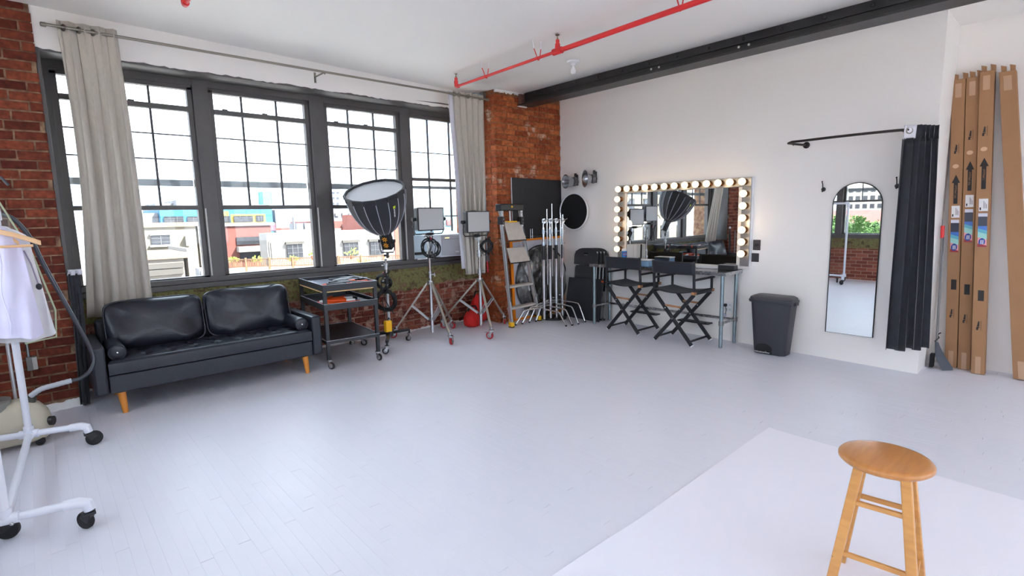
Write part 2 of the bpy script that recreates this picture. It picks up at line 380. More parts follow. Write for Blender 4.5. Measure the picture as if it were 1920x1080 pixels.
# white wall above the window, its ragged plaster edge
up=MB(); q=random.Random(8); n=120; rows=[]
for i in range(n+1):
    xx=.16+4.75*i/n; yf=5.735+.33*(xx-.16)/4.75; zb=1.6+.2425*yf+q.uniform(-.006,.006)+.004*math.sin(xx*9)
    rows.append([(xx,6.5,3.14),(xx,yf+.03,3.14),(xx,yf+.018,zb),(xx,yf,zb),(xx,yf,ZC+.04),(xx,6.5,ZC+.04)])
up.loft(rows)
struct(obj('wall_window_upper', up, WALLP), 'white plaster wall above the window', 'wall')

# ---- windows ------------------------------------------------------------
def wbox(T, mb, u0,u1, d0,d1, z0,z1):
    p=[T(u,d,z) for z in (z0,z1) for (u,d) in ((u0,d0),(u1,d0),(u1,d1),(u0,d1))]
    mb.hexa(p); return mb
def window(name, T, u0, u1, muns, label, kind='sash', zs=None):
    """double-hung grid window between posts: rails, muntins and panes are parts"""
    w=thing(name, label, 'window'); w['kind']='structure'
    zt,zb=2.93,1.02
    P=lambda nm,m,*a,bev=.002: obj(nm, wbox(T,MB(),*a), m, w, bevel=bev)
    e=.045
    for (a,b) in ((u0,u0+e),(u1-e,u1)): P('stile',FRAME,a,b,.02,.09,zb,zt)
    P('top_rail',FRAME,u0,u1,.02,.09,zt-.026,zt+.03); P('bottom_rail',FRAME,u0,u1,.02,.09,zb-.02,zb+.03)
    ga,gb=u0+e,u1-e
    us=[ga]+muns+[gb]
    if kind=='sash':
        P('sash_rail',FRAME,ga,gb,.012,.075,2.694,2.742); P('meeting_rail',FRAME,ga,gb,.0,.075,1.728,1.77)
        P('storm_rail',FRAMEB,ga,gb,.115,.13,1.965,2.03)
        for du in (u0+.12,(u0+u1)/2): P('sash_lift',FRAME,du,du+.05,.0,.02,2.74,2.752)
        zr=[2.904,2.742,2.461,2.222,1.77]; zh=[2.461,2.222]; zlow=1.77
        low=[(ga,gb,1.05,1.728)]
    else:
        P('sash_rail',FRAME,ga,gb,.012,.075,2.09,2.13); P('storm_rail',FRAMEB,ga,gb,.115,.14,1.99,2.03); P('storm_bar',MUNTIN,ga,gb,.11,.13,1.605,1.62)
        zr=[2.904,2.468,2.11,1.612,1.39]; zh=[2.468]; zlow=1.4; low=[]
    for u in muns: P('muntin',MUNTIN,u-.009,u+.009,.04,.065,zlow,2.91,bev=0)
    for z in zh: P('muntin',MUNTIN,ga,gb,.045,.06,z-.006,z+.006,bev=0)
    cells=[(us[i],us[i+1],zr[j+1],zr[j]) for j in range(len(zr)-1) for i in range(len(us)-1)]+low
    for (a,b,c,d) in cells: P('pane',GLASS,a,b,.052,.055,c,d,bev=0)
    return w
TW=lambda u,d,z:(u,YW+d,z)
window('window_1',TW,.272,1.345,[.655,.985],'left grid window partly behind the long curtain')
window('window_2',TW,1.487,2.512,[1.806,2.161],'grid window above the middle of the sofa')
window('window_3',TW,2.684,3.684,[2.997,3.334],'grid window behind the big softbox')
window('window_4',TW,3.807,4.86,[4.135,4.49],'right grid window above the air conditioner','fix')
tr=thing('trim_1','dark grey painted window frame with posts, head and sill','window frame'); tr['kind']='structure'
for (a,b,c) in ((.19,.272,0),(1.345,1.487,0),(2.512,2.684,0),(3.684,3.807,0)):
    obj('post', MB().box((a,YW-.012,.99),(b,YW+.13,3.02)), FRAME, tr, bevel=.004)
for a in (1.352,2.52,3.69): obj('stop_bead', MB().box((a,YW-.022,1.05),(a+.012,YW-.008,1.74)), mat('pale_bead',(196,192,190),.5), tr)
obj('jamb', MB().box((.186,5.74,.93),(.215,6.2,3.0)), FRAME, tr, bevel=.004)
obj('head', MB().box((.19,YW-.01,2.945),(4.9,YW+.15,3.03)), FRAME, tr, bevel=.004)
so=MB(); so.hexa([(.18,5.744,2.977),(4.9,6.074,3.057),(4.9,6.16,3.012),(.18,6.16,3.012),(.18,5.75,3.06),(4.9,6.062,3.12),(4.9,6.3,3.12),(.18,6.3,3.06)])
obj('soffit_board', so, FRAME, tr)
obj('sill_rail', MB().box((.19,YW-.018,.985),(4.9,YW+.15,1.035)), FRAME, tr, bevel=.004)
obj('sill_apron', MB().box((.19,YW-.03,.93),(4.9,YW+.12,.982)), FRAME, tr, bevel=.004)
# left wall: brick below, windows above (seen in the arched mirror)
bm=bpy.data.materials.new('brick_left_wall'); bm.use_nodes=True; t=bm.node_tree; b=t.nodes['Principled BSDF']; N=t.nodes.new; K=t.links.new
ge=N('ShaderNodeNewGeometry'); sx=N('ShaderNodeSeparateXYZ'); cx=N('ShaderNodeCombineXYZ'); K(ge.outputs['Position'],sx.inputs[0]); K(sx.outputs[1],cx.inputs[0]); K(sx.outputs[2],cx.inputs[1])
bt=N('ShaderNodeTexBrick'); K(cx.outputs[0],bt.inputs['Vector']); bt.inputs['Scale'].default_value=1; bt.inputs['Brick Width'].default_value=.216; bt.inputs['Row Height'].default_value=.0757; bt.inputs['Mortar Size'].default_value=.006
bt.inputs['Color1'].default_value=(*lin((112,48,36)),1); bt.inputs['Color2'].default_value=(*lin((158,92,72)),1); bt.inputs['Mortar'].default_value=(*lin((176,146,128)),1)
K(bt.outputs['Color'],b.inputs['Base Color']); bp=N('ShaderNodeBump'); bp.inputs['Distance'].default_value=.006; bp.invert=True; K(bt.outputs['Fac'],bp.inputs['Height']); K(bp.outputs[0],b.inputs['Normal']); b.inputs['Roughness'].default_value=.9
wl=thing('wall_left','brick wall under the side windows, seen in the arched mirror','wall'); wl['kind']='structure'
obj('lower_brick', MB().box((XL-.3,-3.6,-.3),(XL,5.73,.72)), bm, wl)
obj('concrete_band', MB().box((XL-.3,-3.6,.72),(XL+.015,5.73,.95)), cm, wl)
obj('upper_plaster', MB().box((XL-.3,-3.6,3.0),(XL,5.73,ZC+.05)), WALLP, wl)
obj('end_pier', MB().box((XL-.3,4.98,.95),(XL,5.73,3.0)), bm, wl)
obj('rear_pier', MB().box((XL-.3,-3.6,.95),(XL,-2.9,3.0)), bm, wl)
TL=lambda u,d,z:(XL-.1-d,u,z)
k=5; u=-2.9
for i in range(7):
    a,b=u+.05,u+1.075
    window('window_%d'%k,TL,a,b,[a+.34,a+.68],'side window %s, seen in the arched mirror'%['farthest behind the camera','next to farthest behind the camera','behind the camera','beside the camera','just ahead of the camera','opposite the arched mirror','nearest the brick pier'][i]); k+=1; u+=1.125
t2=thing('trim_2','dark grey frame of the side windows','window frame'); t2['kind']='structure'
for i in range(8): obj('post', MB().box((XL-.25,-2.95+1.125*i,.95),(XL-.05,-2.85+1.125*i,3.02)), FRAME, t2)
obj('head', MB().box((XL-.25,-2.95,2.94),(XL-.04,5.0,3.03)), FRAME, t2); obj('sill_rail', MB().box((XL-.25,-2.95,.94),(XL+.02,5.0,1.03)), FRAME, t2)

TBk=lambda u,d,z:(u,YB-.1-d,z)  # rear windows: unseen, added to brighten the room from behind
u=-.75
for i in range(6):
    a,b=u+.05,u+1.165
    window('window_%d'%k,TBk,a,b,[a+.37,a+.74],'added rear window behind the camera, %s from the side windows'%['first','second','third','fourth','fifth','sixth'][i]); k+=1; u+=1.2167
t3=thing('trim_3','dark grey frame of the added rear windows','window frame'); t3['kind']='structure'
for i in range(7): obj('post', MB().box((-.80+1.2167*i,YB-.25,.95),(-.70+1.2167*i,YB-.05,3.02)), FRAME, t3)
obj('head', MB().box((-.8,YB-.25,2.94),(6.6,YB-.04,3.03)), FRAME, t3); obj('sill_rail', MB().box((-.8,YB-.25,.94),(6.6,YB+.02,1.03)), FRAME, t3)

# ---- steel beam on the ceiling
BEAM=mat('black_beam_paint',(34,33,35),.42,var=.4,vscale=3,vrgb=(60,58,58),bump=.15,bscale=20)
be=thing('steel_beam','long black riveted steel beam under the ceiling','beam',(5.41,5.6,3.132))
obj('bottom_flange', MB(True).box((5.29,-3.4,3.132),(5.53,5.60,3.15)), BEAM, be, bevel=.003)
obj('web', MB(True).box((5.395,-3.4,3.15),(5.425,5.60,ZC)), BEAM, be)
obj('upper_angle', MB(True).box((5.378,-3.4,3.228),(5.395,5.56,ZC)), BEAM, be, bevel=.002)
for i in range(13):
    y=5.35-.36*i
    obj('rivet', MB(True).sphere((5.374,y,3.268),.019,10,6,(.8,1,1)), BEAM, be)
WH=mat('bolt_white',(225,222,215),.5)
for y in (3.52,3.42,2.52,2.42): obj('plug', MB(True).cyl((5.396,y,3.205),(5.39,y,3.205),.012,n=10), WH, be)
obj('end_plate', MB(True).box((5.30,5.585,3.15),(5.395,5.62,3.29)), mat('rusty_plate',(120,86,76),.7,var=.5,vscale=20), be)
obj('bearing_lip', MB(True).box((5.29,5.60,3.120),(5.45,5.635,3.132)), PLASTER, be)
# ================================================================== OUTSIDE THE WINDOWS
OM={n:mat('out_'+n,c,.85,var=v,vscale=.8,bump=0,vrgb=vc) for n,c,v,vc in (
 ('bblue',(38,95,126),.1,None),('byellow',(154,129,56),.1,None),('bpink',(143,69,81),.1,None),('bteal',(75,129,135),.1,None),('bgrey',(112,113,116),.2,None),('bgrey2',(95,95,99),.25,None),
 ('bbeige',(118,111,98),.2,None),('borange',(128,108,86),.1,None),('bwhite',(129,126,122),.15,None),('bcream',(119,112,104),.3,None),('bdark',(69,67,64),.1,None),('bbrick',(95,51,45),.4,(110,66,60)),  # dark grey here serves ledges, stripes and lintels
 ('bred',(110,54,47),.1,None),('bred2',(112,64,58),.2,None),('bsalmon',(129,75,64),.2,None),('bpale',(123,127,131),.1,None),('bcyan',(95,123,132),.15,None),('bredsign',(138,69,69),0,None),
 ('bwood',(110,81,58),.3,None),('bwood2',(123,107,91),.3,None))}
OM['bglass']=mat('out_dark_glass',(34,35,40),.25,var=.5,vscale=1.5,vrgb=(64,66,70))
BLDG=[
 ('mural_building', 'long bright blue building with yellow and pink mural panels', 'building', None, [('wall', 'bblue', 23.48, 49.11, 150, 175, -9.0, 4.92), ('mural_panel', 'byellow', 36.46, 38.39, 149.9, 150.0, -0.64, 4.28), ('mural_panel', 'byellow', 38.74, 47.29, 149.9, 150.0, -0.95, 3.44), ('mural_panel', 'bpink', 46.05, 49.61, 149.8, 150.0, -1.03, 0.94), ('roof_box', 'bteal', 48.33, 50.72, 154, 158, 6.12, 9.59), ('roof', 'bgrey', 23.52, 49.57, 150, 175, 4.72, 5.3), ('window', 'bglass', 24.11, 28.15, 149.57999999999998, 149.78, 1.53, 3.15), ('window', 'bglass', 28.97, 32.88, 149.57999999999998, 149.78, 1.41, 3.06), ('window', 'bglass', 36.28, 38.49, 149.57999999999998, 149.78, 1.4, 3.07), ('window', 'bglass', 39.38, 44.02, 149.57999999999998, 149.78, 1.41, 3.02), ('window', 'bglass', 44.82, 46.71, 149.57999999999998, 149.78, 1.49, 3.07)]),
 ('roof_structure', 'pale grey rooftop sheds far behind the blue building', 'building', None, [('shed', 'bgrey', 36.08, 64.66, 200, 220, -9.0, 8.89), ('shed', 'bgrey2', 30.96, 37.42, 205, 225, -9.0, 8.03)]),
 ('metal_warehouse', 'pale grey corrugated metal warehouse right of the blue building', 'building', None, [('wall', 'bgrey', 52.5, 65.57, 158, 188, -9.0, 4.73), ('base_stripe', 'bred', 52.01, 58.76, 157.8, 158.0, -1.4, -0.55)]),
 ('grey_warehouse', 'pale grey warehouse wall left of the blue building', 'building', None, [('wall', 'bgrey2', 17.51, 23.32, 152, 177, -9.0, 4.03)]),
 ('beige_house', 'beige flat-roofed house with one dark window', 'building', None, [('wall', 'bbeige', 8.51, 15.29, 75, 91, -9.0, 1.52), ('parapet', 'borange', 8.39, 15.8, 74.7, 91.2, 1.13, 1.65), ('window', 'bglass', 10.58, 12.44, 74.8, 75.1, -1.08, 0.28), ('window_frame', 'bwhite', 10.45, 12.63, 74.6, 74.9, 0.2, 0.41), ('window_frame', 'bwhite', 10.32, 12.5, 74.6, 74.9, -1.2, -0.96), ('air_unit', 'bwhite', 13.98, 14.44, 74.2, 75.0, -1.23, -0.04), ('side_wall', 'bwhite', 15.74, 16.39, 76, 90, -9.0, 1.39)]),
 ('cream_annex', 'low cream stucco annex in front of the beige house', 'building', None, [('wall', 'bcream', 6.32, 11.29, 62, 71, -9.0, -1.52), ('ledge', 'borange', 6.22, 11.62, 61.7, 71.0, -1.93, -1.4), ('ledge', 'bdark', 6.28, 11.2, 61.7, 62.1, -2.87, -2.37), ('ledge', 'bdark', 6.22, 11.14, 61.7, 62.1, -3.52, -2.97), ('side_wall', 'bwhite', 11.85, 12.3, 63, 73, -9.0, -1.06)]),
 ('condenser_unit', 'grey rooftop condenser box beside the cream annex', 'air unit', None, [('case', 'bgrey', 11.35, 11.88, 56, 57.5, -3.81, -2.7), ('fan', 'bgrey2', 11.45, 11.78, 55.9, 56.0, -3.59, -2.91)]),
 ('brick_house', 'red brick house with a wide ribbon window', 'building', None, [('wall', 'bbrick', 22.42, 29.7, 92, 106, -9.0, 1.18), ('coping', 'bgrey', 22.21, 30.27, 91.7, 105.7, 0.88, 1.35), ('window', 'bglass', 24.27, 28.78, 91.8, 92.1, -2.15, -0.9), ('awning', 'bwhite', 24.21, 28.56, 90.6, 92.1, -3.24, -2.39), ('shutter', 'bglass', 24.6, 28.81, 91.7, 92.1, -4.53, -3.12)]),
 ('white_house', 'long white house with dark grid windows and roof clutter', 'building', None, [('wall', 'bwhite', 22.62, 41.21, 72, 75, -9.0, -0.03), ('roof_edge', 'bgrey2', 24.57, 33.7, 74, 75, -0.33, 0.3), ('flue', 'bgrey2', 27.33, 27.46, 75, 75.5, -0.18, 2.04), ('roof_unit', 'bgrey', 29.55, 30.5, 80, 83, 0.06, 1.12), ('roof_unit', 'bgrey2', 30.74, 32.69, 80, 84, -0.1, 1.09), ('stripe', 'bdark', 22.83, 22.79, 71.9, 72.1, -3.22, -1.07), ('stripe', 'bdark', 23.08, 23.04, 71.9, 72.1, -3.45, -1.22), ('window', 'bglass', 25.02, 27.06, 71.67999999999999, 71.88, -3.37, -1.46), ('lintel', 'bdark', 24.84, 27.27, 71.5, 71.9, -1.57, -1.23), ('window', 'bglass', 29.17, 31.01, 71.67999999999999, 71.88, -3.56, -1.6), ('lintel', 'bdark', 28.97, 31.22, 71.5, 71.9, -1.7, -1.37), ('window', 'bglass', 32.95, 35.1, 71.67999999999999, 71.88, -3.61, -1.64), ('lintel', 'bdark', 32.73, 35.3, 71.5, 71.9, -1.75, -1.4), ('window', 'bglass', 37.0, 39.15, 71.67999999999999, 71.88, -3.71, -1.69), ('lintel', 'bdark', 36.76, 39.35, 71.5, 71.9, -1.79, -1.43)]),
 ('red_roof_hall', 'low hall with a pale red roof behind the white house', 'building', None, [('roof', 'bred2', 44.81, 55.73, 105, 125, -9.0, 1.24), ('vent', 'bwhite', 48.06, 48.6, 104, 105, -0.06, 0.61)]),
 ('salmon_block', 'salmon red block right of the white house', 'building', None, [('wall', 'bsalmon', 45.91, 48.52, 80, 100, -9.0, 2.39)]),
 ('grey_offices', 'grey office block with a row of small windows behind the softbox', 'building', None, [('wall', 'bgrey2', 80.2, 101.01, 190, 210, -9.0, 5.41), ('window', 'bgrey', 81.89, 83.22, 189.48, 189.68, 2.85, 4.03), ('window', 'bgrey', 84.53, 85.89, 189.48, 189.68, 2.8, 4.0), ('window', 'bgrey', 87.22, 88.61, 189.48, 189.68, 2.76, 3.97), ('window', 'bgrey', 89.97, 91.38, 189.48, 189.68, 2.71, 3.93), ('window', 'bgrey', 92.76, 94.21, 189.48, 189.68, 2.66, 3.9)]),
 ('far_tower', 'tall pale tower on the skyline', 'building', None, [('wall', 'bpale', 129.71, 137.75, 300, 320, -9.0, 24.01), ('window', 'bgrey', 130.42, 131.93, 298.88, 299.08, 17.33, 18.52), ('window', 'bgrey', 130.2, 131.71, 298.88, 299.08, 14.28, 15.49), ('window', 'bgrey', 129.98, 131.49, 298.88, 299.08, 11.23, 12.45), ('window', 'bgrey', 133.29, 134.82, 298.88, 299.08, 17.37, 18.57), ('window', 'bgrey', 133.08, 134.61, 298.88, 299.08, 14.3, 15.52), ('window', 'bgrey', 132.86, 134.39, 298.88, 299.08, 11.23, 12.46), ('window', 'bgrey', 135.88, 137.43, 298.88, 299.08, 17.41, 18.61), ('window', 'bgrey', 135.67, 137.22, 298.88, 299.08, 14.32, 15.54), ('window', 'bgrey', 135.46, 137.0, 298.88, 299.08, 11.23, 12.46)]),
 ('cyan_hall', 'long pale cyan hall at the right edge of the view', 'building', None, [('wall', 'bcyan', 103.38, 137.13, 170, 200, -9.0, 4.76), ('wall_far', 'bpale', 159.75, 212.49, 260, 290, -9.0, 11.17)]),
 ('store_front', 'pale blue shopfront with two round red signs', 'building', None, [('wall', 'bcyan', 60.57, 72.47, 90, 102, -9.0, 1.52), ('round_sign', 'bredsign', 61.63, 62.89, 89.7, 90.0, -0.26, 0.85), ('round_sign', 'bredsign', 63.75, 65.05, 89.7, 90.0, -0.1, 1.02)]),
 ('deck', 'wooden roof deck in front of the brick and white houses', 'deck', None, [('floor', 'bwood2', 11.65, 24.39, 47, 53, -3.99, -2.63)]),
]
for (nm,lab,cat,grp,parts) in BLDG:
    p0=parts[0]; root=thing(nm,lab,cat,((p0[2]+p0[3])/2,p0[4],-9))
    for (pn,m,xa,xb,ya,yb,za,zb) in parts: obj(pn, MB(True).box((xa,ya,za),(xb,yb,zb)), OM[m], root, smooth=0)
# mullions on the big dark windows
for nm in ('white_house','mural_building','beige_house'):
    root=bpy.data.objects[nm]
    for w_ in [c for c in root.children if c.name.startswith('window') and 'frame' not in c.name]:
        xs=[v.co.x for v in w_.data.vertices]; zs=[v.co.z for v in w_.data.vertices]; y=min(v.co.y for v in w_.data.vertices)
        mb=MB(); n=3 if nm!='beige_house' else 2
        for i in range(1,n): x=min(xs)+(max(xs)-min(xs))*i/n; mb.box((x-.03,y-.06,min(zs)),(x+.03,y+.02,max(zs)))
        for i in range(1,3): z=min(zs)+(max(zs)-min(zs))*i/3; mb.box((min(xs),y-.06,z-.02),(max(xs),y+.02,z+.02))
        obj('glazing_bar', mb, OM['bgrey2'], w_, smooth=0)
ground=struct(obj('ground', MB().box((-400,8,-9.4),(500,500,-9.0)), mat('street_asphalt',(150,148,146),.9,var=.2,vscale=.05)), 'pale street and rooftops far below the window','ground')
struct(obj('ground_side', MB().box((-400,-200,-9.4),(-6,8,-9.0)), mat('street_asphalt',(0,0,0))), 'pale yard far below the side windows','ground')
fa,fb=V((10.97,46,-2.0)),V((22.5,37.6,-2.05))
fe=thing('picket_fence','light brown picket fence along the roof deck','fence',tuple(fa))
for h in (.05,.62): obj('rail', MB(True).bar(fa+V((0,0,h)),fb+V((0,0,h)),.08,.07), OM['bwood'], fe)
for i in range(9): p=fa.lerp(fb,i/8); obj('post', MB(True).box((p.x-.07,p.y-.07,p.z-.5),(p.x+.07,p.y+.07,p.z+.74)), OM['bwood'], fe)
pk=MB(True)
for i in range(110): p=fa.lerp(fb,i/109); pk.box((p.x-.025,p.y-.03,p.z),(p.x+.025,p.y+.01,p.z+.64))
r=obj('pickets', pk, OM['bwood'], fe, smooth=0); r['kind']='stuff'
LEAFY=mat('leaf_yellow_green',(120,136,46),.6,var=.4,vscale=3,vrgb=(84,106,34)); LEAFG=mat('leaf_green',(74,108,54),.7,var=.5,vscale=2,vrgb=(44,76,36))
def bush(mb, c, r, n, q, leaf=.12):
    for _ in range(n):
        a=q.uniform(0,2*PI); b=q.uniform(-.3,1.4); rr=r*q.random()**.5
        p=V(c)+V((math.cos(a)*math.cos(b)*rr, math.sin(a)*math.cos(b)*rr, abs(math.sin(b))*rr))
        d=V((math.cos(a),math.sin(a),q.uniform(.1,1.2))).normalized()*leaf*q.uniform(.7,1.4); s=d.orthogonal().normalized()*leaf*.25
        mb.add([p-s,p+d*.5-s*1.3,p+d,p+d*.5+s*1.3],[(0,1,2,3)])
for i,(x,y,z,h) in enumerate([(13.81,47,-1.7,.4),(16.84,47,-1.87,.47),(20.54,52,-1.85,.63),(24.64,52,-2.07,.78),(22.4,45,-2.55,.72),(12.07,47,-1.53,.3)]):
    q=random.Random(i); t_=thing('potted_plant','yellow green potted plant on the deck, %s'%['in front of the brick house','at the corner of the white house','by the second white house window','by the window under the softbox','low beside the right end of the fence','leftmost of the row'][i],'plant',(x,y,z),0,'deck plants')
    obj('pot', MB().lathe([(.16,-.5),(.2,-.12),(.18,-.12),(.15,-.15)],n=12), mat('terracotta',(120,74,54),.8), t_)
    mb=MB(); bush(mb,(0,0,-.1),h*.85,44,q,.28); obj('foliage', mb, LEAFY, t_, smooth=0)
# what the mirrors see through the side windows
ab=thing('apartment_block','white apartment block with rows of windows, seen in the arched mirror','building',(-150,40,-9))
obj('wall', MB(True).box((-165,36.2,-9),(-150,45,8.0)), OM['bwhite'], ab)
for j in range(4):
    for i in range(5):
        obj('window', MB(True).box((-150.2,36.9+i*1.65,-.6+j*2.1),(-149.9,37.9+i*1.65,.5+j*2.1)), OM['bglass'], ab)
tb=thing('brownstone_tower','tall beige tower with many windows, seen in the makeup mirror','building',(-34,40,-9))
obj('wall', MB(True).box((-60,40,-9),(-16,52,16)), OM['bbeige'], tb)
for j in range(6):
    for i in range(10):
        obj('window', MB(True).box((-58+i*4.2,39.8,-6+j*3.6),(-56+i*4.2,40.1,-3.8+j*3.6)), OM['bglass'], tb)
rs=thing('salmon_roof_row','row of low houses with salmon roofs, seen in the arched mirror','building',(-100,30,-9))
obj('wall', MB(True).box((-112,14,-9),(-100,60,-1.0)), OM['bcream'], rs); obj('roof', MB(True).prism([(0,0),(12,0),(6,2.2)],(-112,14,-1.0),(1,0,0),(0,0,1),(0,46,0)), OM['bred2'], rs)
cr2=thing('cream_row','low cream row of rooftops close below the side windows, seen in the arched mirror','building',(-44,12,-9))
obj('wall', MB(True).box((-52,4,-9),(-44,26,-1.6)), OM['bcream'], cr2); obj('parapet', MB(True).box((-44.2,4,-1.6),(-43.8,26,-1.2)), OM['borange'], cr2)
for i,(x,y,z,r) in enumerate(((-70,18.5,-2.2,2.6),(-74,23.0,-1.8,2.8),(-80,27.5,-1.6,2.6))):
    q=random.Random(40+i); t_=thing('street_tree','round green street tree, %s in the arched mirror'%['nearest','middle','farthest'][i],'tree',(x,y,-9),0,'street trees')
    obj('trunk', MB(True).cyl((x,y,-9),(x,y,z),.25,.14), mat('bark',(70,58,46),.9), t_)
    mb=MB(True); bush(mb,(x,y,z-.5),r,1600,q,.36); obj('crown', mb, LEAFG, t_, smooth=0)
struct(obj('ground_rear', MB().box((-6,-200,-9.4),(400,-8,-9.0)), mat('street_asphalt',(0,0,0))), 'pale yard far below the added rear windows','ground')
# ================================================================== CURTAINS, SOFA, TROLLEY
def curtain_mesh(top, bot, y, z0, z1, folds, amp, nv=26, seed=1, ybot=0, world=True, hem=.0, bulge=0):
    """pleated cloth: top/bot = (x0,x1) at rod and hem"""
    q=random.Random(seed); ph=[q.uniform(-.5,.5) for _ in range(folds+2)]; am=[q.uniform(.65,1.2) for _ in range(folds+2)]
    def fn(u,v):
        k=u*folds; i=int(min(k,folds-1)); a=am[i]*(1-(k-i))+am[i+1]*(k-i)
        x=(top[0]+(bot[0]-top[0])*v)+((top[1]-top[0])*(1-v)+(bot[1]-bot[0])*v)*u
        w=.55+.45*min(1,v*3)
        yy=y+ybot*v+amp*a*w*math.sin(2*PI*k+ph[i]*v*1.5)+.006*math.sin(9*v+7*u)
        x+=.008*math.sin(2*PI*k*2+4*v)+bulge*math.sin(PI*v)*(1-u)
        return (x,yy,z1+(z0-z1)*v+hem*math.sin(6*PI*u)*(v>.98))
    return MB(world).grid(fn, folds*14, nv)
rod=thing('curtain_rod','long thin metal curtain rod above the window','curtain rod',(2.5,5.64,3.152))
NICK=mat('brushed_nickel',(142,136,126),.35,.9)
obj('pole', MB(True).tube([(.26,5.64,3.155),(4.74,5.64,3.150)],.012,10), NICK, rod)
for x in (.255,4.75): obj('finial', MB(True).lathe([(.012,-.02),(.018,-.015),(.018,.015),(.006,.02)],(x,5.64,3.152),(1,0,0),12), NICK, rod)
for x in (2.5,4.62):
    y2=5.74+.33*(x-.16)/4.75
    obj('bracket', MB(True).tube([(x,y2,3.15),(x,5.645,3.15),(x,5.638,3.13)],.008,8).box((x-.012,y2-.006,3.09),(x+.012,y2,3.2)), NICK, rod)
c1=thing('window_curtain','long grey linen curtain at the left end of the window','curtain',(.55,5.64,.85),0,'grey linen curtains')
obj('panel', curtain_mesh((.335,.72),(.305,.805),5.64,.775,3.205,4,.034,seed=3,ybot=.34,bulge=.038), LINEN, c1, solid=.004)
for x in (.375,.47,.56): obj('grommet', MB(True).torus((x,5.64,3.152),(1,.6,0),.024,.005,16,6), NICK, c1)
c2=thing('window_curtain','narrow grey linen curtain beside the orange brick pier','curtain',(4.45,5.66,.85),0,'grey linen curtains')
obj('panel', curtain_mesh((4.19,4.70),(4.31,4.62),5.66,.82,3.20,5,.035,seed=8), LINEN, c2, solid=.004)
obj('lining', curtain_mesh((4.13,4.22),(4.265,4.34),5.69,.9,3.19,1,.012,seed=4), LINER, c2, solid=.003)
for x in (4.20,4.27,4.42): obj('grommet', MB(True).torus((x,5.64,3.152),(1,.6,0),.024,.005,16,6), NICK, c2)
ca=thing('blackout_curtain','black cloth strip with white top hanging beside the sofa arm','curtain',(.23,5.65,.07))
obj('panel', curtain_mesh((.20,.275),(.172,.226),5.66,.085,1.2,2,.016,seed=5), VELV, ca, solid=.004)
obj('header', curtain_mesh((.198,.287),(.20,.285),5.655,1.19,1.235,2,.014,nv=3,seed=5), LINER, ca, solid=.004)

# ---- sofa
sf=thing('sofa','black leather sofa with tufted seat under the window','sofa',(1.1675,5.193,fz(5.25)))
def rbox(a,b): return MB().box(a,b)
obj('base', rbox((-.825,.012,.18),(.825,.75,.33)), LEATH, sf, bevel=.012, seg=3)
for s,nm in ((-1,'arm'),(1,'arm')): obj('arm', rbox((min(s*.922,s*.826),0,.18),(max(s*.922,s*.826),.76,.577)), LEATH, sf, bevel=.022, seg=4)
obj('back', rbox((-.83,.62,.2),(.83,.765,.70)), LEATH, sf, bevel=.03, seg=3)
def seat():
    w,d0,d1,zt=.818,.0,.62,.433
    cols=[-.72+.18*i for i in range(9)]; btn=[(c,y) for c in cols for y in (.17,.36,.53)]
    def fn(u,v):
        x=-w+2*w*u; y=d0+(d1-d0)*v; z=zt
        e=min(u*2*w,(1-u)*2*w,v*(d1-d0)); z-=.02*max(0,1-e/.03)**2
        m=min((x-a)**2+(y-b)**2 for a,b in btn); z+=.016-.042*math.exp(-m/.0016)
        z-=.008*math.exp(-min((x-c)**2 for c in cols)/.00008)*(.05<v<1)
        return (x,y,z)
    m=MB(); nu,nv=132,44; m.grid(fn,nu,nv)
    bot=[(-w,d0,.338),(w,d0,.338),(w,d1,.338),(-w,d1,.338)]
    f=[fn(i/nu,0) for i in range(nu+1)]
    m.add(f+[(p[0],d0-.004,.40) for p in f]+[(p[0],d0,.338) for p in f],[(r*(nu+1)+i,(r+1)*(nu+1)+i,(r+1)*(nu+1)+i+1,r*(nu+1)+i+1) for r in (0,1) for i in range(nu)])
    return m
st=obj('seat_cushion', seat(), LEATH, sf, smooth=60)
bt_=MB()
for c in [-.72+.18*i for i in range(9)]:
    for y in (.17,.36): bt_.sphere((c,y,.416),.009,8,5,(1,1,.5))
obj('tuft_buttons', bt_, LEATH, st)['kind']='stuff'
def cushion(w,h,d,seed,n=34):
    q=random.Random(seed); W=[(q.uniform(-1,1),q.uniform(-1,1),q.uniform(14,30),q.uniform(0,6)) for _ in range(10)]
    def se(t,p): return math.copysign(abs(t)**p,t)
    def fn(u,v):
        a=2*PI*u; b=PI*(v-.5); cb=abs(math.cos(b))
        # flat pillow in xz, thickness along y
        x=w/2*se(math.cos(a),.24)*se(math.cos(b),.5); z=h/2*se(math.sin(a),.24)*se(math.cos(b),.5); y=d/2*se(math.sin(b),.9)
        ed=max(abs(x)/(w/2),abs(z)/(h/2)); y*=1-.55*max(0,ed-.55)**1.5
        for (cx,cz,f,ph) in W: y+=.0062*math.sin(f*(x*cx+z*cz)+ph)*ed**2*(1 if y<0 else 0)*2
        return (x,y,z)
    return MB().grid(fn, n*3, n)
for (x0,x1,sd,hh) in ((-.775,-.02,5,.44),(0.0,.785,9,.455)):
    m=cushion(x1-x0,hh,.19,sd); R=Matrix.Rotation(math.radians(-13),3,'X')
    m.v=[tuple(R@V(p)+V(((x0+x1)/2,.535,.425+hh/2-.005))) for p in m.v]
    c=obj('back_cushion', m, LEATH, sf, smooth=80)
    pp=MB(); R2=[]
    for i in range(60):
        a=2*PI*i/60; se=lambda t:math.copysign(abs(t)**.32,t)
        p=R@V(((x1-x0)/2*1.0*se(math.cos(a)),-.05,hh/2*1.0*se(math.sin(a))))+V(((x0+x1)/2,.535,.425+hh/2-.005)); R2.append(p)
    obj('piping', pp.tube(R2,.006,6,closed=True), LEATH, c)
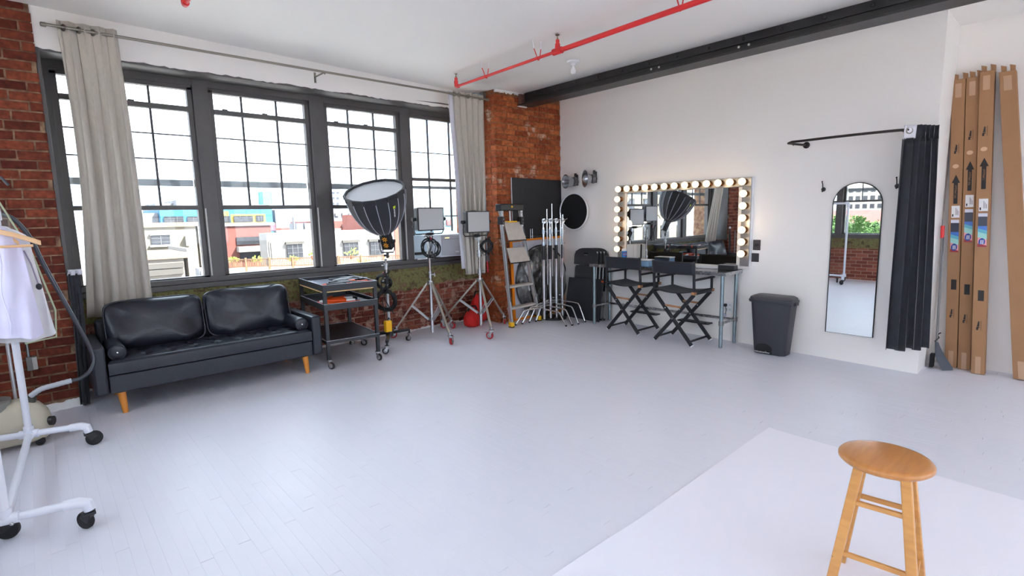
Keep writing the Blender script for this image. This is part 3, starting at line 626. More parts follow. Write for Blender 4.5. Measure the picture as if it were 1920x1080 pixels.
for x in (-.75,.755):
    for y in (.06,.68): obj('leg', MB().cyl((x,y,.185),(x+(.012 if x>0 else .012),y-.012,0),.031,.019,16), OAKL, sf)
for i,(x,lab) in enumerate(((.425,'black leather bolster at the left arm of the sofa'),(1.925,'black leather bolster at the right arm of the sofa'))):
    b=thing('bolster_pillow',lab,'pillow',(x,5.27,fz(5.25)+.434),0,'sofa bolsters')
    pr=[(.001,0),(.03,-.004),(.056,.004),(.064,.02),(.066,.1),(.064,.2),(.066,.3),(.064,.40),(.056,.416),(.001,.42)]
    obj('body', MB().lathe(pr,(0,0,.066),(0,1,0),24), LEATH, b)
    obj('end_button', MB().sphere((0,-.004,.066),.010,10,6,(1,.6,1)), CHROME, b)
    obj('piping', MB().torus((0,.008,.066),(0,1,0),.060,.004,24,6), LEATH, b)

# ---- casters (part: fork, sub-part: wheel)
def caster(parent, x, y, r, wm, yaw=0, top=None, fork=STEEL, brake=False):
    """swivel caster standing on local z=0 below (x,y)"""
    top=top or r*2.35; c,s=math.cos(yaw),math.sin(yaw); ox,oy=x+c*r*.55,y+s*r*.55
    nx,ny=-s,c; m=MB()
    m.cyl((x,y,top-.008),(x,y,top),r*.75,n=14); m.cyl((x,y,r*1.9),(x,y,top),r*.42,n=12)
    for k in (-1,1):
        a=V((ox+nx*k*r*.42,oy+ny*k*r*.42,r)); b=V((x+nx*k*r*.42,y+ny*k*r*.42,r*2.05)); m.bar(a,b,r*.8,.003,(c,s,0))
    m.bar((x-nx*r*.45,y-ny*r*.45,r*2.05),(x+nx*r*.45,y+ny*r*.45,r*2.05),r*.9,.005,(c,s,0)); m.cyl((ox-nx*r*.5,oy-ny*r*.5,r),(ox+nx*r*.5,oy+ny*r*.5,r),r*.16,n=8)
    if brake: m.bar((ox+c*r*.2,oy+s*r*.2,r*1.95),(ox+c*r*1.35,oy+s*r*1.35,r*1.75),r*.5,.006,(nx,ny,0))
    f=obj('caster', m, fork, parent)
    w_=MB(); prof=[(r*.25,-.5),(r*.86,-.5),(r,-.34),(r,.34),(r*.86,.5),(r*.25,.5)]
    w_.lathe([(a,b*r*.62) for a,b in prof],(ox,oy,r),(nx,ny,0),22); wh=obj('wheel', w_, wm, f)
    obj('hub', MB().cyl((ox-nx*r*.335,oy-ny*r*.335,r),(ox+nx*r*.335,oy+ny*r*.335,r),r*.64,n=18), mat('caster_hub',(150,152,156),.4,.4), f)
    return f

# ---- trolley
tr_=thing('utility_cart','black metal three-shelf rolling cart beside the sofa','cart',(2.415,5.165,fz(5.6)-.006),math.radians(-6))
CW,CD=.285,.90
for sx in (-1,1):
    for (ya,yb) in ((0,.036),(CD-.036,CD)):
        x0=sx*CW; x1=sx*(CW-.036)
        m=MB().box((min(x0,x1),ya,.10),(max(x0,x1),yb,.88)); obj('post', m, BLACK, tr_, bevel=.002)
def tray(z, rim, nm):
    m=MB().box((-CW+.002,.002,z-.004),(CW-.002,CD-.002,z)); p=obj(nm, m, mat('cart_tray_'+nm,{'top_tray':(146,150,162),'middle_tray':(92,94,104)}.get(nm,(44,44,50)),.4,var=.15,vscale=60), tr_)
    r_=MB(); t=.004
    for (a,b) in (((-CW,-.001,z-.03),(CW,.003,z+rim)),((-CW,CD-.003,z-.03),(CW,CD+.001,z+rim)),((-CW-.001,0,z-.03),(-CW+.003,CD,z+rim)),((CW-.003,0,z-.03),(CW+.001,CD,z+rim))): r_.box(a,b)
    obj('rim', r_, BLACK, p)
    g_=MB()
    for (a,b) in (((-CW-.001,-.003,z+rim),(CW+.001,.004,z+rim+.003)),((-CW-.003,0,z+rim),(-CW+.004,CD,z+rim+.003)),((CW-.004,0,z+rim),(CW+.003,CD,z+rim+.003)),((-CW,CD-.004,z+rim),(CW,CD+.003,z+rim+.003))): g_.box(a,b)
    obj('rim_edge', g_, mat('pale_rim_edge',(178,182,192),.4), p)  # top edge of each rim in a paler grey
    return p
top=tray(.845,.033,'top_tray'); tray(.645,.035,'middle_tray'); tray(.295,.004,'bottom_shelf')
TAN=mat('tan_strip',(208,170,120),.6)
obj('edge_strip', MB().box((-CW+.04,-.002,.802),(CW-.04,.004,.812)), TAN, tr_); obj('edge_strip', MB().box((-CW-.002,.04,.802),(-CW+.004,CD-.04,.812)), TAN, tr_)
for (x,y,yw) in ((-.262,.022,-1.0),(.262,.022,-1.2),(-.262,CD-.022,.7),(.262,CD-.022,.4)): caster(tr_, x, y, .037, RUBBER, yw, .10)
def clamp(name,label,loc,rz,body,tip,sc=1,group=None,tilt=0):
    t=thing(name,label,'clamp',loc,rz,group); sc*=1.25
    m=MB()
    for s in (-1,1):
        m.tube([(s*.012*sc,.05*sc,.012),(s*.02*sc,0,.012),(s*.035*sc,-.06*sc,.012)],[.010*sc,.013*sc,.009*sc],8)
    obj('handles', m, body, t); obj('spring', MB().torus((0,.005*sc,.014),(0,0,1),.014*sc,.004*sc,14,6), CHROME, t)
    for s in (-1,1): obj('tip', MB().tube([(s*.036*sc,-.055*sc,.012),(s*.046*sc,-.10*sc,.012)],[.011*sc,.009*sc],8), tip, t)
    for s in (-1,1): obj('jaw', MB().tube([(s*.012*sc,.045*sc,.012),(s*.004*sc,.075*sc,.012)],[.010*sc,.006*sc],8), tip, t)
    return t
def onc(x,y,z):   # cart-local to world
    a=math.radians(-6); return (2.415+x*math.cos(a)-y*math.sin(a), 5.165+x*math.sin(a)+y*math.cos(a), fz(5.6)-.006+z)
cg='clamps on the cart'
clamp('spring_clamp','black clamp with orange tips lying at the left of the cart top',onc(-.11,.14,.847),1.3,BLACKP,ORANGE,1.5,cg)
clamp('spring_clamp','black clamp with orange tips lying in the middle of the cart top',onc(-.0,.2,.847),1.75,BLACKP,ORANGE,1.6,cg)
clamp('spring_clamp','black clamp with orange tips lying at the right front corner of the cart top',onc(.13,.15,.847),1.6,BLACKP,ORANGE,1.2,cg)
clamp('large_clamp','big dark clamp lying farther back on the cart top',onc(.06,.40,.847),1.9,BLACKP,BLACKP,2.0,cg)
clamp('large_clamp','big dark clamp nearest the back right corner of the cart top',onc(.12,.62,.847),.6,BLACKP,BLACKP,1.7,cg)
clamp('spring_clamp','all orange clamp at the front left of the middle shelf',onc(-.17,.24,.647),.4,ORANGE,ORANGE,1.5,cg)
clamp('spring_clamp','all orange clamp lying flat near the front of the middle shelf',onc(-.08,.13,.647),1.7,ORANGE,ORANGE,1.5,cg)
clamp('spring_clamp','all orange clamp leaning on the pile of the middle shelf',onc(-.10,.24,.665),1.3,ORANGE,WHITEP,1.6,cg)
clamp('spring_clamp','all orange clamp at the top of the pile on the middle shelf',onc(-.12,.32,.672),2.2,ORANGE,ORANGE,1.3,cg)
clamp('metal_clamp','grey metal clamp lying behind the orange clamps on the middle shelf',onc(.0,.42,.647),.9,STEEL,BLACKP,1.5,cg)
# ================================================================== LIGHTS, STANDS, LADDER, BOARDS
CABLE=mat('black_cable',(24,24,27),.5)
REDW=mat('red_caster_tread',(168,34,40),.5)
PAN=mat('panel_diffuser',(186,186,186),.7)
# ---- softbox light -----------------------------------------------------
ax=V((-.33,-.25,.906)).normalized(); C0=V((3.10,5.59,1.335)); tipp=C0+ax*.10; DEP,RR=.54,.336
sb=thing('softbox','big black parabolic softbox with white ribs pointing at the ceiling','softbox',tuple(C0))
ua=ax.cross(V((0,0,1))).normalized(); va=ax.cross(ua)
NR=16
def prof(t): return .055+(RR-.055)*(1-(1-t)**2.1)**.72
def sring(t,k=0,n=NR): return [tipp+ax*(DEP*t)+(ua*math.cos(a)+va*math.sin(a))*(prof(t)-k) for a in [2*PI*i/n for i in range(n)]]
SBF=mat('softbox_fabric',(36,36,42),.7,sheen=.2,bump=.1,bscale=60); RIB=mat('softbox_rib_piping',(172,176,186),.5); SILV=mat('softbox_inner',(205,208,214),.4,.3)
obj('shell', MB(True).loft([sring(t/12) for t in range(13)],caps=False), SBF, sb, smooth=15, solid=.003)
obj('inner_lining', MB(True).loft([sring(t/12,.008) for t in range(13)],caps=False), SILV, sb, smooth=20)
obj('diffuser', MB(True).add(sring(.95,.006)+[tipp+ax*(DEP*.93)],[(i,(i+1)%NR,NR) for i in range(NR)]), mat('softbox_front',(214,217,222),.8), sb)
obj('hem', MB(True).loft([sring(.94,-.004),sring(1.0,-.005),sring(1.0,.012),sring(.95,.012)],caps=False,loop=True), SBF, sb)
for i in range(NR):
    pts=[sring(.04+.9*k/10,-.004)[i] for k in range(11)]
    obj('rib', MB(True).tube(pts,.0045,6), RIB, sb)
for i in range(NR): obj('rod_pocket', MB(True).tube([sring(.9,-.005)[i],sring(.99,-.006)[i]],.009,6), BLACKP, sb)
obj('speed_ring', MB(True).lathe([(.05,-.02),(.075,-.02),(.075,.02),(.05,.02)],tuple(tipp),tuple(ax),20), BLACKP, sb)
# printed mark and lettering on one facet facing the room
LOGO=1
best=None
for i in range(NR):
    c=sring(.62)[i]; d=(V((0,0,1.6))-c).normalized(); r_=(c-(tipp+ax*DEP*.62)).normalized()
    if r_.dot(d)>.35 and (c-tipp).dot(V((.74,-.67,0)))>0: best=(r_.dot(V((.74,-.67,0))),i) if best is None or r_.dot(V((.74,-.67,0)))<best[0] else best
i=((best[1] if best else 3)+LOGO)%NR; A=(sring(.80)[i]+sring(.80)[(i+1)%NR])/2; B_=(sring(.52)[i]+sring(.52)[(i+1)%NR])/2
dn=(B_-A).normalized(); sd=(sring(.66)[(i+1)%NR]-sring(.66)[i]).normalized(); nn=dn.cross(sd)
if nn.dot(V((0,0,1.6))-A)<0: sd=-sd; nn=-nn
LB=V(sb.location); mid=(A+B_)/2+nn*.014
text('lettering','amaran',.036,WHITEP,sb,tuple(mid-LB+dn*.02),tuple(dn),tuple(nn.cross(dn)),.001,'white lettering')
lg=A+nn*.012+dn*.012; obj('logo_mark', MB(True).bar(lg,lg+dn*.03,.03,.002,tuple(sd)), mat('lime_mark',(200,220,40),.5), sb)
lh=thing('studio_light','small black studio lamp head with orange fan stickers under the softbox','lamp',tuple(C0))
q_=ax.to_track_quat('Z','Y').to_matrix()
def loc2(p): return tuple(C0+q_@V(p))
m=MB(True); m.hexa([loc2((x,y,z)) for z in (-.095,.085) for (x,y) in ((-.06,-.05),(.06,-.05),(.06,.05),(-.06,.05))]); obj('body', m, BLACKP, lh, bevel=.006)
# find the body side that faces the camera
sides=[((1,0,0),.061),((-1,0,0),.061),((0,1,0),.051),((0,-1,0),.051)]
fs=max(sides,key=lambda s:(q_@V(s[0])).dot((V((0,0,1.6))-C0).normalized()))
fn=q_@V(fs[0]); fu=fn.cross(ax).normalized()
STK=mat('orange_sticker',(226,150,40),.6)
for k in (.045,-.035):
    c=C0+fn*fs[1]+ax*k
    for b in range(7):
        a=2*PI*b/7; d=fu*math.cos(a)+ax*math.sin(a); obj('fan_sticker', MB(True).bar(c+d*.008,c+d*.034,.011,.001,tuple(d.cross(fn))), STK, lh)
yb=C0-ax*.0
hx=V((.74,-.67,0))
pts=[C0+hx*.085+ax*.0, C0+hx*.085-V((0,0,.10)), C0+hx*.07-V((0,0,.135)), C0-hx*.07-V((0,0,.135)), C0-hx*.085-V((0,0,.10)), C0-hx*.085+ax*.0]
obj('yoke', MB(True).tube(pts,.007,8), BLACKP, lh)
for s in (-1,1): obj('knob', MB(True).cyl(C0+hx*s*.06,C0+hx*s*.10,.018,n=12), BLACKP, lh)
obj('spigot', MB(True).cyl(C0-V((0,0,.135)),C0-V((0,0,.20)),.016,n=10).cyl(C0+hx*-.045-V((0,0,.17)),C0-V((0,0,.17)),.012,n=8), BLACKP, lh)
SP=(3.075,5.60)
ls=thing('light_stand','silver light stand on a low black wheeled base under the softbox','light stand',(SP[0],SP[1],fz(5.6)))
obj('column', MB().cyl((0,0,.14),(0,0,.80),.019,n=14), ALU, ls); obj('riser', MB().cyl((0,0,.78),(0,0,1.06),.015,n=14), CHROME, ls)
obj('clamp_collar', MB().cyl((0,0,.76),(0,0,.83),.028,n=12).tube([(0,0,.80),(-.05,-.02,.79)],.008,8).cyl((-.045,-.03,.79),(-.06,0,.79),.016,n=8), mat('dark_metal',(70,70,74),.4,.6), ls)
obj('clamp_collar', MB().cyl((0,0,.93),(0,0,1.0),.026,n=12).tube([(0,0,.97),(-.055,.0,.985)],.007,8), STEEL, ls)
obj('base_hub', MB().cyl((0,0,.13),(0,0,.19),.045,n=16), BLACKP, ls)
for (fx,fy,b) in ((2.873-SP[0],5.304-SP[1],0),(3.40-SP[0],5.69-SP[1],0),(2.86-SP[0],5.89-SP[1],0)):
    lg=obj('leg', MB().bar((0,0,.165),(fx,fy,.14),.035,.03).cyl((fx,fy,.09),(fx,fy,.15),.012,n=8), BLACKP, ls, bevel=.003)
    caster(ls, fx, fy, .038, RUBBER, random.uniform(0,6), .095, STEEL, True)
yw=thing('shot_bag','yellow weight block hanging on the softbox stand','weight',(3.02,5.53,fz(5.5)+.20))
obj('block', MB().box((-.04,-.03,.0),(.04,.03,.135)), YELLOW, yw, bevel=.008)
for k in range(5): obj('ridge', MB().box((-.034,-.034,.02+.022*k),(.0,-.029,.03+.022*k)), YELLOW, yw)
obj('strap', MB().tube([(.0,0,.13),(.03,.03,.16),(.055,.05,.14)],.006,6), BLACKP, yw)
def coil(name,label,loc,R,loops,seed,axis=(.5,.86,.0),m=CABLE,r=.005,tails=2,group='cable coils'):
    t=thing(name,label,'cable',loc,0,group); q=random.Random(seed)
    A_=V(axis).normalized(); U_=A_.orthogonal().normalized(); W_=A_.cross(U_)
    pts=[]; n=loops*22
    for i in range(n):
        a=2*PI*i/22; k=i//22; rr=R*(1+.16*math.sin(a*1+k*2.1+seed)+q.uniform(-.012,.012))*(1-.02*k%.2)
        pts.append(U_*math.cos(a)*rr*.92+W_*math.sin(a)*rr+A_*(.012*math.sin(k*1.7+a*.5)))
    obj('loops', MB().tube(pts,r,6), m, t)
    for j in range(tails):
        s=V((q.uniform(-.04,.04),q.uniform(-.04,0),R*.8)); obj('tail', MB().tube([s*.9,s+V((q.uniform(-.05,.05),-.02,.06)),V((q.uniform(-.08,.08),-.03,.02)),V((q.uniform(-.09,.09),-.02,-R*1.4))],r,6), m, t)
    obj('tie', MB().torus((0,0,R*.97),(1,0,0),.022,.006,10,6), mat('cable_tie_red',(190,40,60),.5) if seed%2 else BLACKP, t)
    return t
coil('cable_coil','large black cable coil hanging low on the softbox stand',(3.02,5.545,.64),.125,9,2,(.4,.9,.05),r=.006)
coil('cable_coil','untidy black cable bundle tied above the large coil on the softbox stand',(3.01,5.55,.86),.09,7,3,(.5,.8,.3),r=.005,tails=4)
coil('cable_coil','black cable coil under the left flat light panel',(3.665,5.53,1.22),.115,6,7,(.45,.9,.05),r=.006,tails=3)
coil('cable_coil','tangled black cable bundle beside the right flat light panel stand',(4.50,5.44,1.2),.085,7,8,(.3,.9,.4),r=.006,tails=4)

# ---- flat light panels on roller stands
def roller(label, P, feet, hubz, topz, seed):
    z0=fz(P[1]); t=thing('roller_stand',label,'light stand',(P[0],P[1],z0),0,'chrome roller stands')
    hz=hubz-z0; tz=topz-z0
    obj('column', MB().cyl((0,0,.065),(0,0,hz+.12),.0225,n=16), CHROME, t)
    obj('riser', MB().cyl((0,0,hz+.1),(0,0,hz+.37),.0185,n=14), CHROME, t); obj('riser', MB().cyl((0,0,hz+.36),(0,0,tz),.015,n=14), STEEL, t)
    for z,k in ((hz+.12,1),(hz+.37,-1)):
        c=obj('collar', MB().cyl((0,0,z-.06),(0,0,z+.03),.029,n=14), STEEL, t)
        obj('t_handle', MB().tube([(.02,0,z-.02),(.065,-.01,z-.02)],.007,8).cyl((.062,-.02,z-.045),(.062,0,z+.005),.007,n=8), STEEL, c)
    obj('receiver', MB().box((-.03,-.03,tz-.07),(.03,.03,tz)).cyl((-.07,0,tz-.035),(.02,0,tz-.035),.012,n=10), mat('light_grey_casting',(196,198,200),.4,.4), t, bevel=.006)
    obj('hub', MB().cyl((0,0,hz-.02),(0,0,hz+.025),.045,n=14), STEEL, t); obj('lower_hub', MB().cyl((0,0,.22),(0,0,.25),.04,n=14), STEEL, t)
    for k,(fx,fy) in enumerate(feet):
        d=V((fx-P[0],fy-P[1],0)); L_=d.length; d.normalize(); zb=fz(fy)-z0
        a=d*.035+V((0,0,hz)); b=d*(L_-.015)+V((0,0,zb+.125))
        lg=obj('leg', MB().bar(a,b,.028,.022), mat('leg_alu',(186,180,170),.35,.9), t, bevel=.003)
        mid=a.lerp(b,.5); s=d.cross(V((0,0,1)))
        obj('brace', MB().bar(mid+s*.018,d*.04+V((0,0,.235))+s*.018,.003,.022).bar(mid-s*.018,d*.04+V((0,0,.235))-s*.018,.003,.022), ALU, lg)
        obj('foot_socket', MB().cyl(b+V((0,0,.03)),b-V((0,0,.03)),.018,n=10), STEEL, lg)
        cx,cy=d.x*L_,d.y*L_
        f=caster(t, cx, cy, .048, REDW, (k*2.1+seed), .118, STEEL, True); f.location=(0,0,zb)
    return t
s1=roller('chrome roller stand with red wheels carrying the left light panel',(3.70,5.62),((3.629,5.123),(3.347,5.941),(4.18,5.866)),.775,1.40,.6)
s2=roller('chrome roller stand with red wheels carrying the right light panel',(4.41,5.50),((4.169,4.995),(4.893,5.573),(4.086,5.961)),.752,1.345,2.0)
def panel(label, c, yaw, w_, h_, tilt, P, topz, hand):
    t=thing('flat_panel_lamp',label,'lamp',tuple(c),yaw,'flat LED light panels'); d=.075
    b=obj('housing', MB().box((-w_/2,0,-h_/2),(w_/2,d,h_/2)), mat('panel_housing',(96,98,104),.4,.3), t, bevel=.006)
    obj('bezel', MB().box((-w_/2-.004,-.012,-h_/2-.004),(w_/2+.004,.006,h_/2+.004)), BLACKP, t, bevel=.003)
    obj('diffuser', MB().box((-w_/2+.010,-.0145,-h_/2+.010),(w_/2-.010,-.008,h_/2-.010)), PAN, t)
    for k in range(9): obj('cooling_fin', MB().box((-w_/2-.006,.012+.006*k,-h_/2+.02),(-w_/2,.015+.006*k,h_/2-.02)), mat('fin_grey',(130,132,136),.4,.5), t)
    zy=-h_/2-.045
    y=obj('yoke', MB().tube([(-w_/2-.03,.04,0),(-w_/2-.03,.04,zy+.03),(-w_/2-.01,.04,zy),(w_/2+.0,.04,zy),(w_/2+.02,.04,zy+.03),(w_/2+.02,.04,0)],.0075,8), BLACKP, t)
    for s in (-1,1): obj('yoke_knob', MB().cyl((s*(w_/2),.04,0),(s*(w_/2+.055),.04,0),.022,n=14), BLACKP, y)
    obj('lever', MB().tube([(-w_/2-.05,.03,-.02),(-w_/2-.06,-.01,-.05),(-w_/2-.09,-.02,-.10)],.006,8), BLACKP, y)
    obj('mount', MB().lathe([(.02,-.02),(.06,-.01),(.05,.015),(.02,.02)],(0,.04,zy),(0,0,1),16), BLACKP, t)
    obj('handle', MB().torus((-.08,.04,h_/2),(0,1,0),.035,.004,16,6,0,PI) if hand else MB().tube([(-.1,.04,h_/2),(-.09,.04,h_/2+.008),(0,.04,h_/2+.008),(.01,.04,h_/2)],.004,6), BLACKP, t)
panel('grey flat light panel with a cable loop on top, left of the two',V((3.685,5.53,1.578)),0,.375,.275,0,s1,1.4,True)
panel('grey flat light panel in front of the right curtain',V((4.335,5.405,1.528)),.06,.385,.272,0,s2,1.3,False)

# ---- air conditioner in the right window
ac=thing('window_air_conditioner','white window air conditioner under the right grid window','air conditioner',(4.335,5.9,1.06))
ACW=mat('air_conditioner_white',(214,216,222),.45); ACG=mat('air_conditioner_grey',(176,177,184),.5)
obj('case', MB(True).box((4.07,5.90,1.06),(4.60,6.35,1.365)), ACW, ac, bevel=.01)
obj('front_panel', MB(True).box((4.085,5.875,1.085),(4.60,5.90,1.355)), ACG, ac, bevel=.006)
obj('grille_seam', MB(True).box((4.085,5.873,1.30),(4.60,5.8755,1.304)), mat('seam_grey',(120,122,130),.5), ac)
obj('indicator', MB(True).box((4.13,5.872,1.315),(4.20,5.876,1.321)), mat('amber_light',(240,200,120),.4,emit=((255,200,110),1.5)), ac)
obj('badge', MB(True).box((4.30,5.872,1.115),(4.36,5.8755,1.135)), mat('badge_silver',(215,216,222),.3), ac)
obj('filler_panel', MB(True).box((3.81,6.14,1.04),(4.07,6.165,1.36)), mat('filler_clear',(206,222,232),.4), ac)
obj('filler_bar', MB(True).box((3.80,6.09,1.10),(4.07,6.12,1.135)), BLACKP, ac); obj('filler_bar', MB(True).box((4.60,6.14,1.04),(4.87,6.165,1.36)), ACW, ac)
obj('support_bracket', MB(True).box((3.82,6.085,1.036),(4.05,6.13,1.05)), WHITEP, ac)

# ---- red sandbags on the floor
REDC=mat('red_sandbag_cloth',(198,26,22),.8,var=.3,vscale=9,vrgb=(150,14,12),bump=.3,bscale=30)
def sack(name,label,loc,sx,sy,sz,seed):
    q=random.Random(seed); t=thing(name,label,'sandbag',loc,q.uniform(-.4,.4),'red sandbags')
    def fn(u,v):
        a=2*PI*u; b=PI*(v-.5); cb=abs(math.cos(b))**.55*(1 if math.cos(b)>0 else 0)
        r=1+.09*math.sin(3*a+seed)+.06*math.sin(7*a+5*b+seed)
        z=(math.sin(b)+1)/2; return (sx*math.cos(a)*cb*r*(1.15-.45*z), sy*math.sin(a)*cb*r*(1.15-.45*z), sz*z+.01*math.sin(9*a)*z)
    obj('bag', MB().grid(fn,40,22), REDC, t)
    obj('handle', MB().tube([(-.07,0,sz*.92),(-.04,0,sz+.05),(.04,0,sz+.05),(.07,0,sz*.92)],.012,8), mat('black_webbing',(28,26,28),.9), t)
    obj('seam', MB().tube([(sx*.95*math.cos(a)*.9,sy*.95*math.sin(a)*.9,sz*.42) for a in [PI+PI*i/12 for i in range(13)]],.006,6), REDC, t)
sack('sandbag','low red sandbag on the floor in front of the brick wall',(4.46,5.74,fz(5.74)),.14,.105,.24,1)
sack('sandbag','taller red sandbag heaped behind the right roller stand',(4.715,5.93,fz(5.93)),.125,.10,.40,4)

# ---- stepladder
ld=thing('stepladder','aluminium stepladder with yellow feet and black top cap','ladder',(5.09,5.45,fz(5.45)))
feet={'lf':V((4.80,5.313,fz(5.31))),'rf':V((5.385,5.362,fz(5.36))),'lr':V((4.955,5.50,fz(5.5))),'rr':V((5.52,5.515,fz(5.5)))}
tops={'lf':V((4.765,5.43,1.50)),'rf':V((5.135,5.44,1.49)),'lr':V((4.79,5.475,1.50)),'rr':V((5.15,5.485,1.49))}
for k in ('lf','rf'):
    obj('rail', MB(True).bar(feet[k]+V((0,0,.04)),tops[k],.026,.055,(1,0,0)), ALU, ld, bevel=.003)
    obj('rail_channel', MB(True).bar(feet[k].lerp(tops[k],.25)+V((.0,-.030,0)),feet[k].lerp(tops[k],.97)+V((.0,-.030,0)),.012,.002,(1,0,0)), mat('dark_slot',(60,64,72),.4,.5), ld)
for k in ('lr','rr'): obj('rear_rail', MB(True).bar(feet[k]+V((0,0,.03)),tops[k],.022,.035,(1,0,0)), ALU, ld, bevel=.003)
for k in feet:
    s=.026 if k[1]=='f' else .02
    obj('foot', MB(True).box(tuple(feet[k]+V((-s,-s-.008,.012))),tuple(feet[k]+V((s,s+.008,.075)))), YELLOW, ld, bevel=.006); obj('foot_pad', MB(True).box(tuple(feet[k]+V((-s,-s-.008,0))),tuple(feet[k]+V((s,s+.008,.014)))), RUBBER, ld)
STEPM=mat('step_plate',(196,188,180),.5,.15,var=.2,vscale=14,bump=.2,bscale=80)
def lerpx(z,a,b): t=(z-feet[a].z)/(tops[a].z-feet[a].z); return feet[a].lerp(tops[a],t)
for z in (.635,.335):
    a=lerpx(z,'lf',0); b=lerpx(z,'rf',0); obj('tread', MB(True).hexa([a+V((.012,-.03,-.03)),b+V((-.012,-.03,-.03)),b+V((-.012,.075,-.03)),a+V((.012,.075,-.03)),a+V((.012,-.03,.0)),b+V((-.012,-.03,.0)),b+V((-.012,.075,.0)),a+V((.012,.075,.0))]), STEPM, ld, bevel=.004)
    for p,s in ((a,1),(b,-1)): obj('gusset', MB(True).bar(p+V((s*.02,.06,-.02)),p+V((s*.02,.03,-.12)),.02,.006,(1,0,0)), ALU, ld)
for (z0,z1,e) in ((1.262,1.512,.05),(.955,1.155,.05)):
    a0=lerpx(z0,'lf',0); b0=lerpx(z0,'rf',0); a1=lerpx(z1,'lf',0); b1=lerpx(z1,'rf',0)
    obj('platform', MB(True).hexa([a0+V((.06,-.05,0)),b0+V((-.0,-.05,0)),b0+V((-.0,-.03,0)),a0+V((.06,-.03,0)),a1+V((.05,-.0,0)),b1+V((-.01,-.0,0)),b1+V((-.01,.02,0)),a1+V((.05,.02,0))]), STEPM, ld, bevel=.004)
    obj('platform_edge', MB(True).bar(a0+V((.06,-.05,-.006)),b0+V((0,-.05,-.006)),.02,.016,(0,1,0)), BLACKP, ld)
for k,s in (('lf',1),('rf',-1)):
    p=tops[k]; obj('hinge_cover', MB(True).box(tuple(p+V((-.026,-.04,-.02))),tuple(p+V((.026,.06,.09)))), BLACKP, ld, bevel=.008)
    u=obj('upright', MB(True).bar(p+V((0,-.005,.08)),p+V((-.012 if s>0 else .004,.03,.215)),.034,.05,(1,0,0)), ALU, ld, bevel=.004)
    pl_=p+V((-.002,-.018,.145)); obj('label_plate', MB(True).box(tuple(pl_+V((-.017,-.003,-.045))),tuple(pl_+V((.017,.0,.045)))), WHITEP, u)
    text('lettering','GT' if s>0 else 'G',.035,INK,u,tuple(pl_+V((0,-.0045,0))-V(ld.location)),(0,0,1),(-1,0,0),.0006)
    for dz in (.0,.05): obj('rivet', MB(True).sphere(tuple(p+V((.0,-.042,dz))),.007,8,5), CHROME, ld)
ca_,cb_=tops['lf']+V((-.035,.02,.21)),tops['rf']+V((.03,.02,.21))
obj('top_cap', MB(True).box((ca_.x,ca_.y-.05,ca_.z-.045),(cb_.x,cb_.y+.06,cb_.z+.06)), BLACKP, ld, bevel=.014, seg=3)
cc=(ca_+cb_)/2; obj('cap_strip', MB(True).box((cc.x-.11,cc.y-.053,cc.z+.005),(cc.x+.10,cc.y-.049,cc.z+.02)), mat('pale_strip',(200,200,205),.4), ld); obj('cap_button', MB(True).sphere((cc.x-.015,cc.y-.054,cc.z+.014),.014,10,6), YELLOW, ld)
obj('grab_post', MB(True).cyl((cc.x+.0,cc.y,1.50),(cc.x-.01,cc.y,1.73),.011,n=10), ALU, ld); obj('yellow_tray', MB(True).box((cc.x-.08,cc.y-.05,1.505),(cc.x+.085,cc.y+.03,1.525)), YELLOW, ld, bevel=.005)

# ---- boards leaning on the pier
BOARD=mat('black_foam_board',(40,40,42),.6,var=.15,vscale=3); WB=mat('white_board',(206,204,214),.5,var=.15,vscale=3)
bb=thing('black_board','large black board leaning on the brick pier behind the stands','board',(5.63,5.56,fz(5.55)))
obj('panel', MB(True).hexa([(5.14,5.602,.08),(6.168,5.602,.08),(6.168,5.612,.08),(5.14,5.612,.08),(5.13,5.612,2.135),(6.168,5.612,2.12),(6.168,5.622,2.12),(5.13,5.622,2.135)]), BOARD, bb, bevel=.002)
obj('edge', MB(True).bar((5.137,5.606,.08),(5.127,5.616,2.135),.006,.016,(1,0,0)), LINER, bb)
wb=thing('framed_reflector','white panel with orange frame behind the silver stands','reflector',(5.6,5.52,fz(5.5)))
za=fz(5.5)+.005
obj('panel', MB(True).hexa([(5.11,5.576,za),(6.165,5.576,za),(6.165,5.586,za),(5.11,5.586,za),(5.07,5.586,1.235),(6.15,5.586,1.26),(6.15,5.596,1.26),(5.07,5.596,1.235)]), WB, wb)
for (a,b) in (((5.08,5.583,1.235),(6.15,5.583,1.258)),((5.11,5.573,za+.02),(6.16,5.573,za+.02)),((5.095,5.573,za),(5.065,5.583,1.24)),((6.155,5.573,za),(6.145,5.583,1.26))):
    obj('frame_bar', MB(True).bar(a,b,.03 if a[2]==b[2] or abs(a[2]-b[2])<.1 else .045,.022,(0,0,1) if abs(a[2]-b[2])<.1 else (1,0,0)), ORANGE if False else mat('orange_frame',(240,134,14),.5), wb, bevel=.003)
pin=obj('hook_bar', MB(True).tube([(5.10,5.588,1.29),(5.68,5.588,1.29)],.004,6), STEEL, wb)
for x in (5.46,5.50): obj('pin', MB(True).cyl((x,5.586,1.25),(x,5.586,1.40),.008,n=8), STEEL, wb)
SRF=bpy.data.materials.new('silver_foil'); SRF.use_nodes=True; t=SRF.node_tree; b=t.nodes['Principled BSDF']; b.inputs['Metallic'].default_value=1; b.inputs['Roughness'].default_value=.22; b.inputs['Base Color'].default_value=(.5,.49,.48,1)
tc=t.nodes.new('ShaderNodeTexCoord'); vz=t.nodes.new('ShaderNodeTexNoise'); vz.inputs['Scale'].default_value=3.2; vz.inputs['Detail'].default_value=2; bp=t.nodes.new('ShaderNodeBump'); bp.inputs['Strength'].default_value=1; bp.inputs['Distance'].default_value=.10
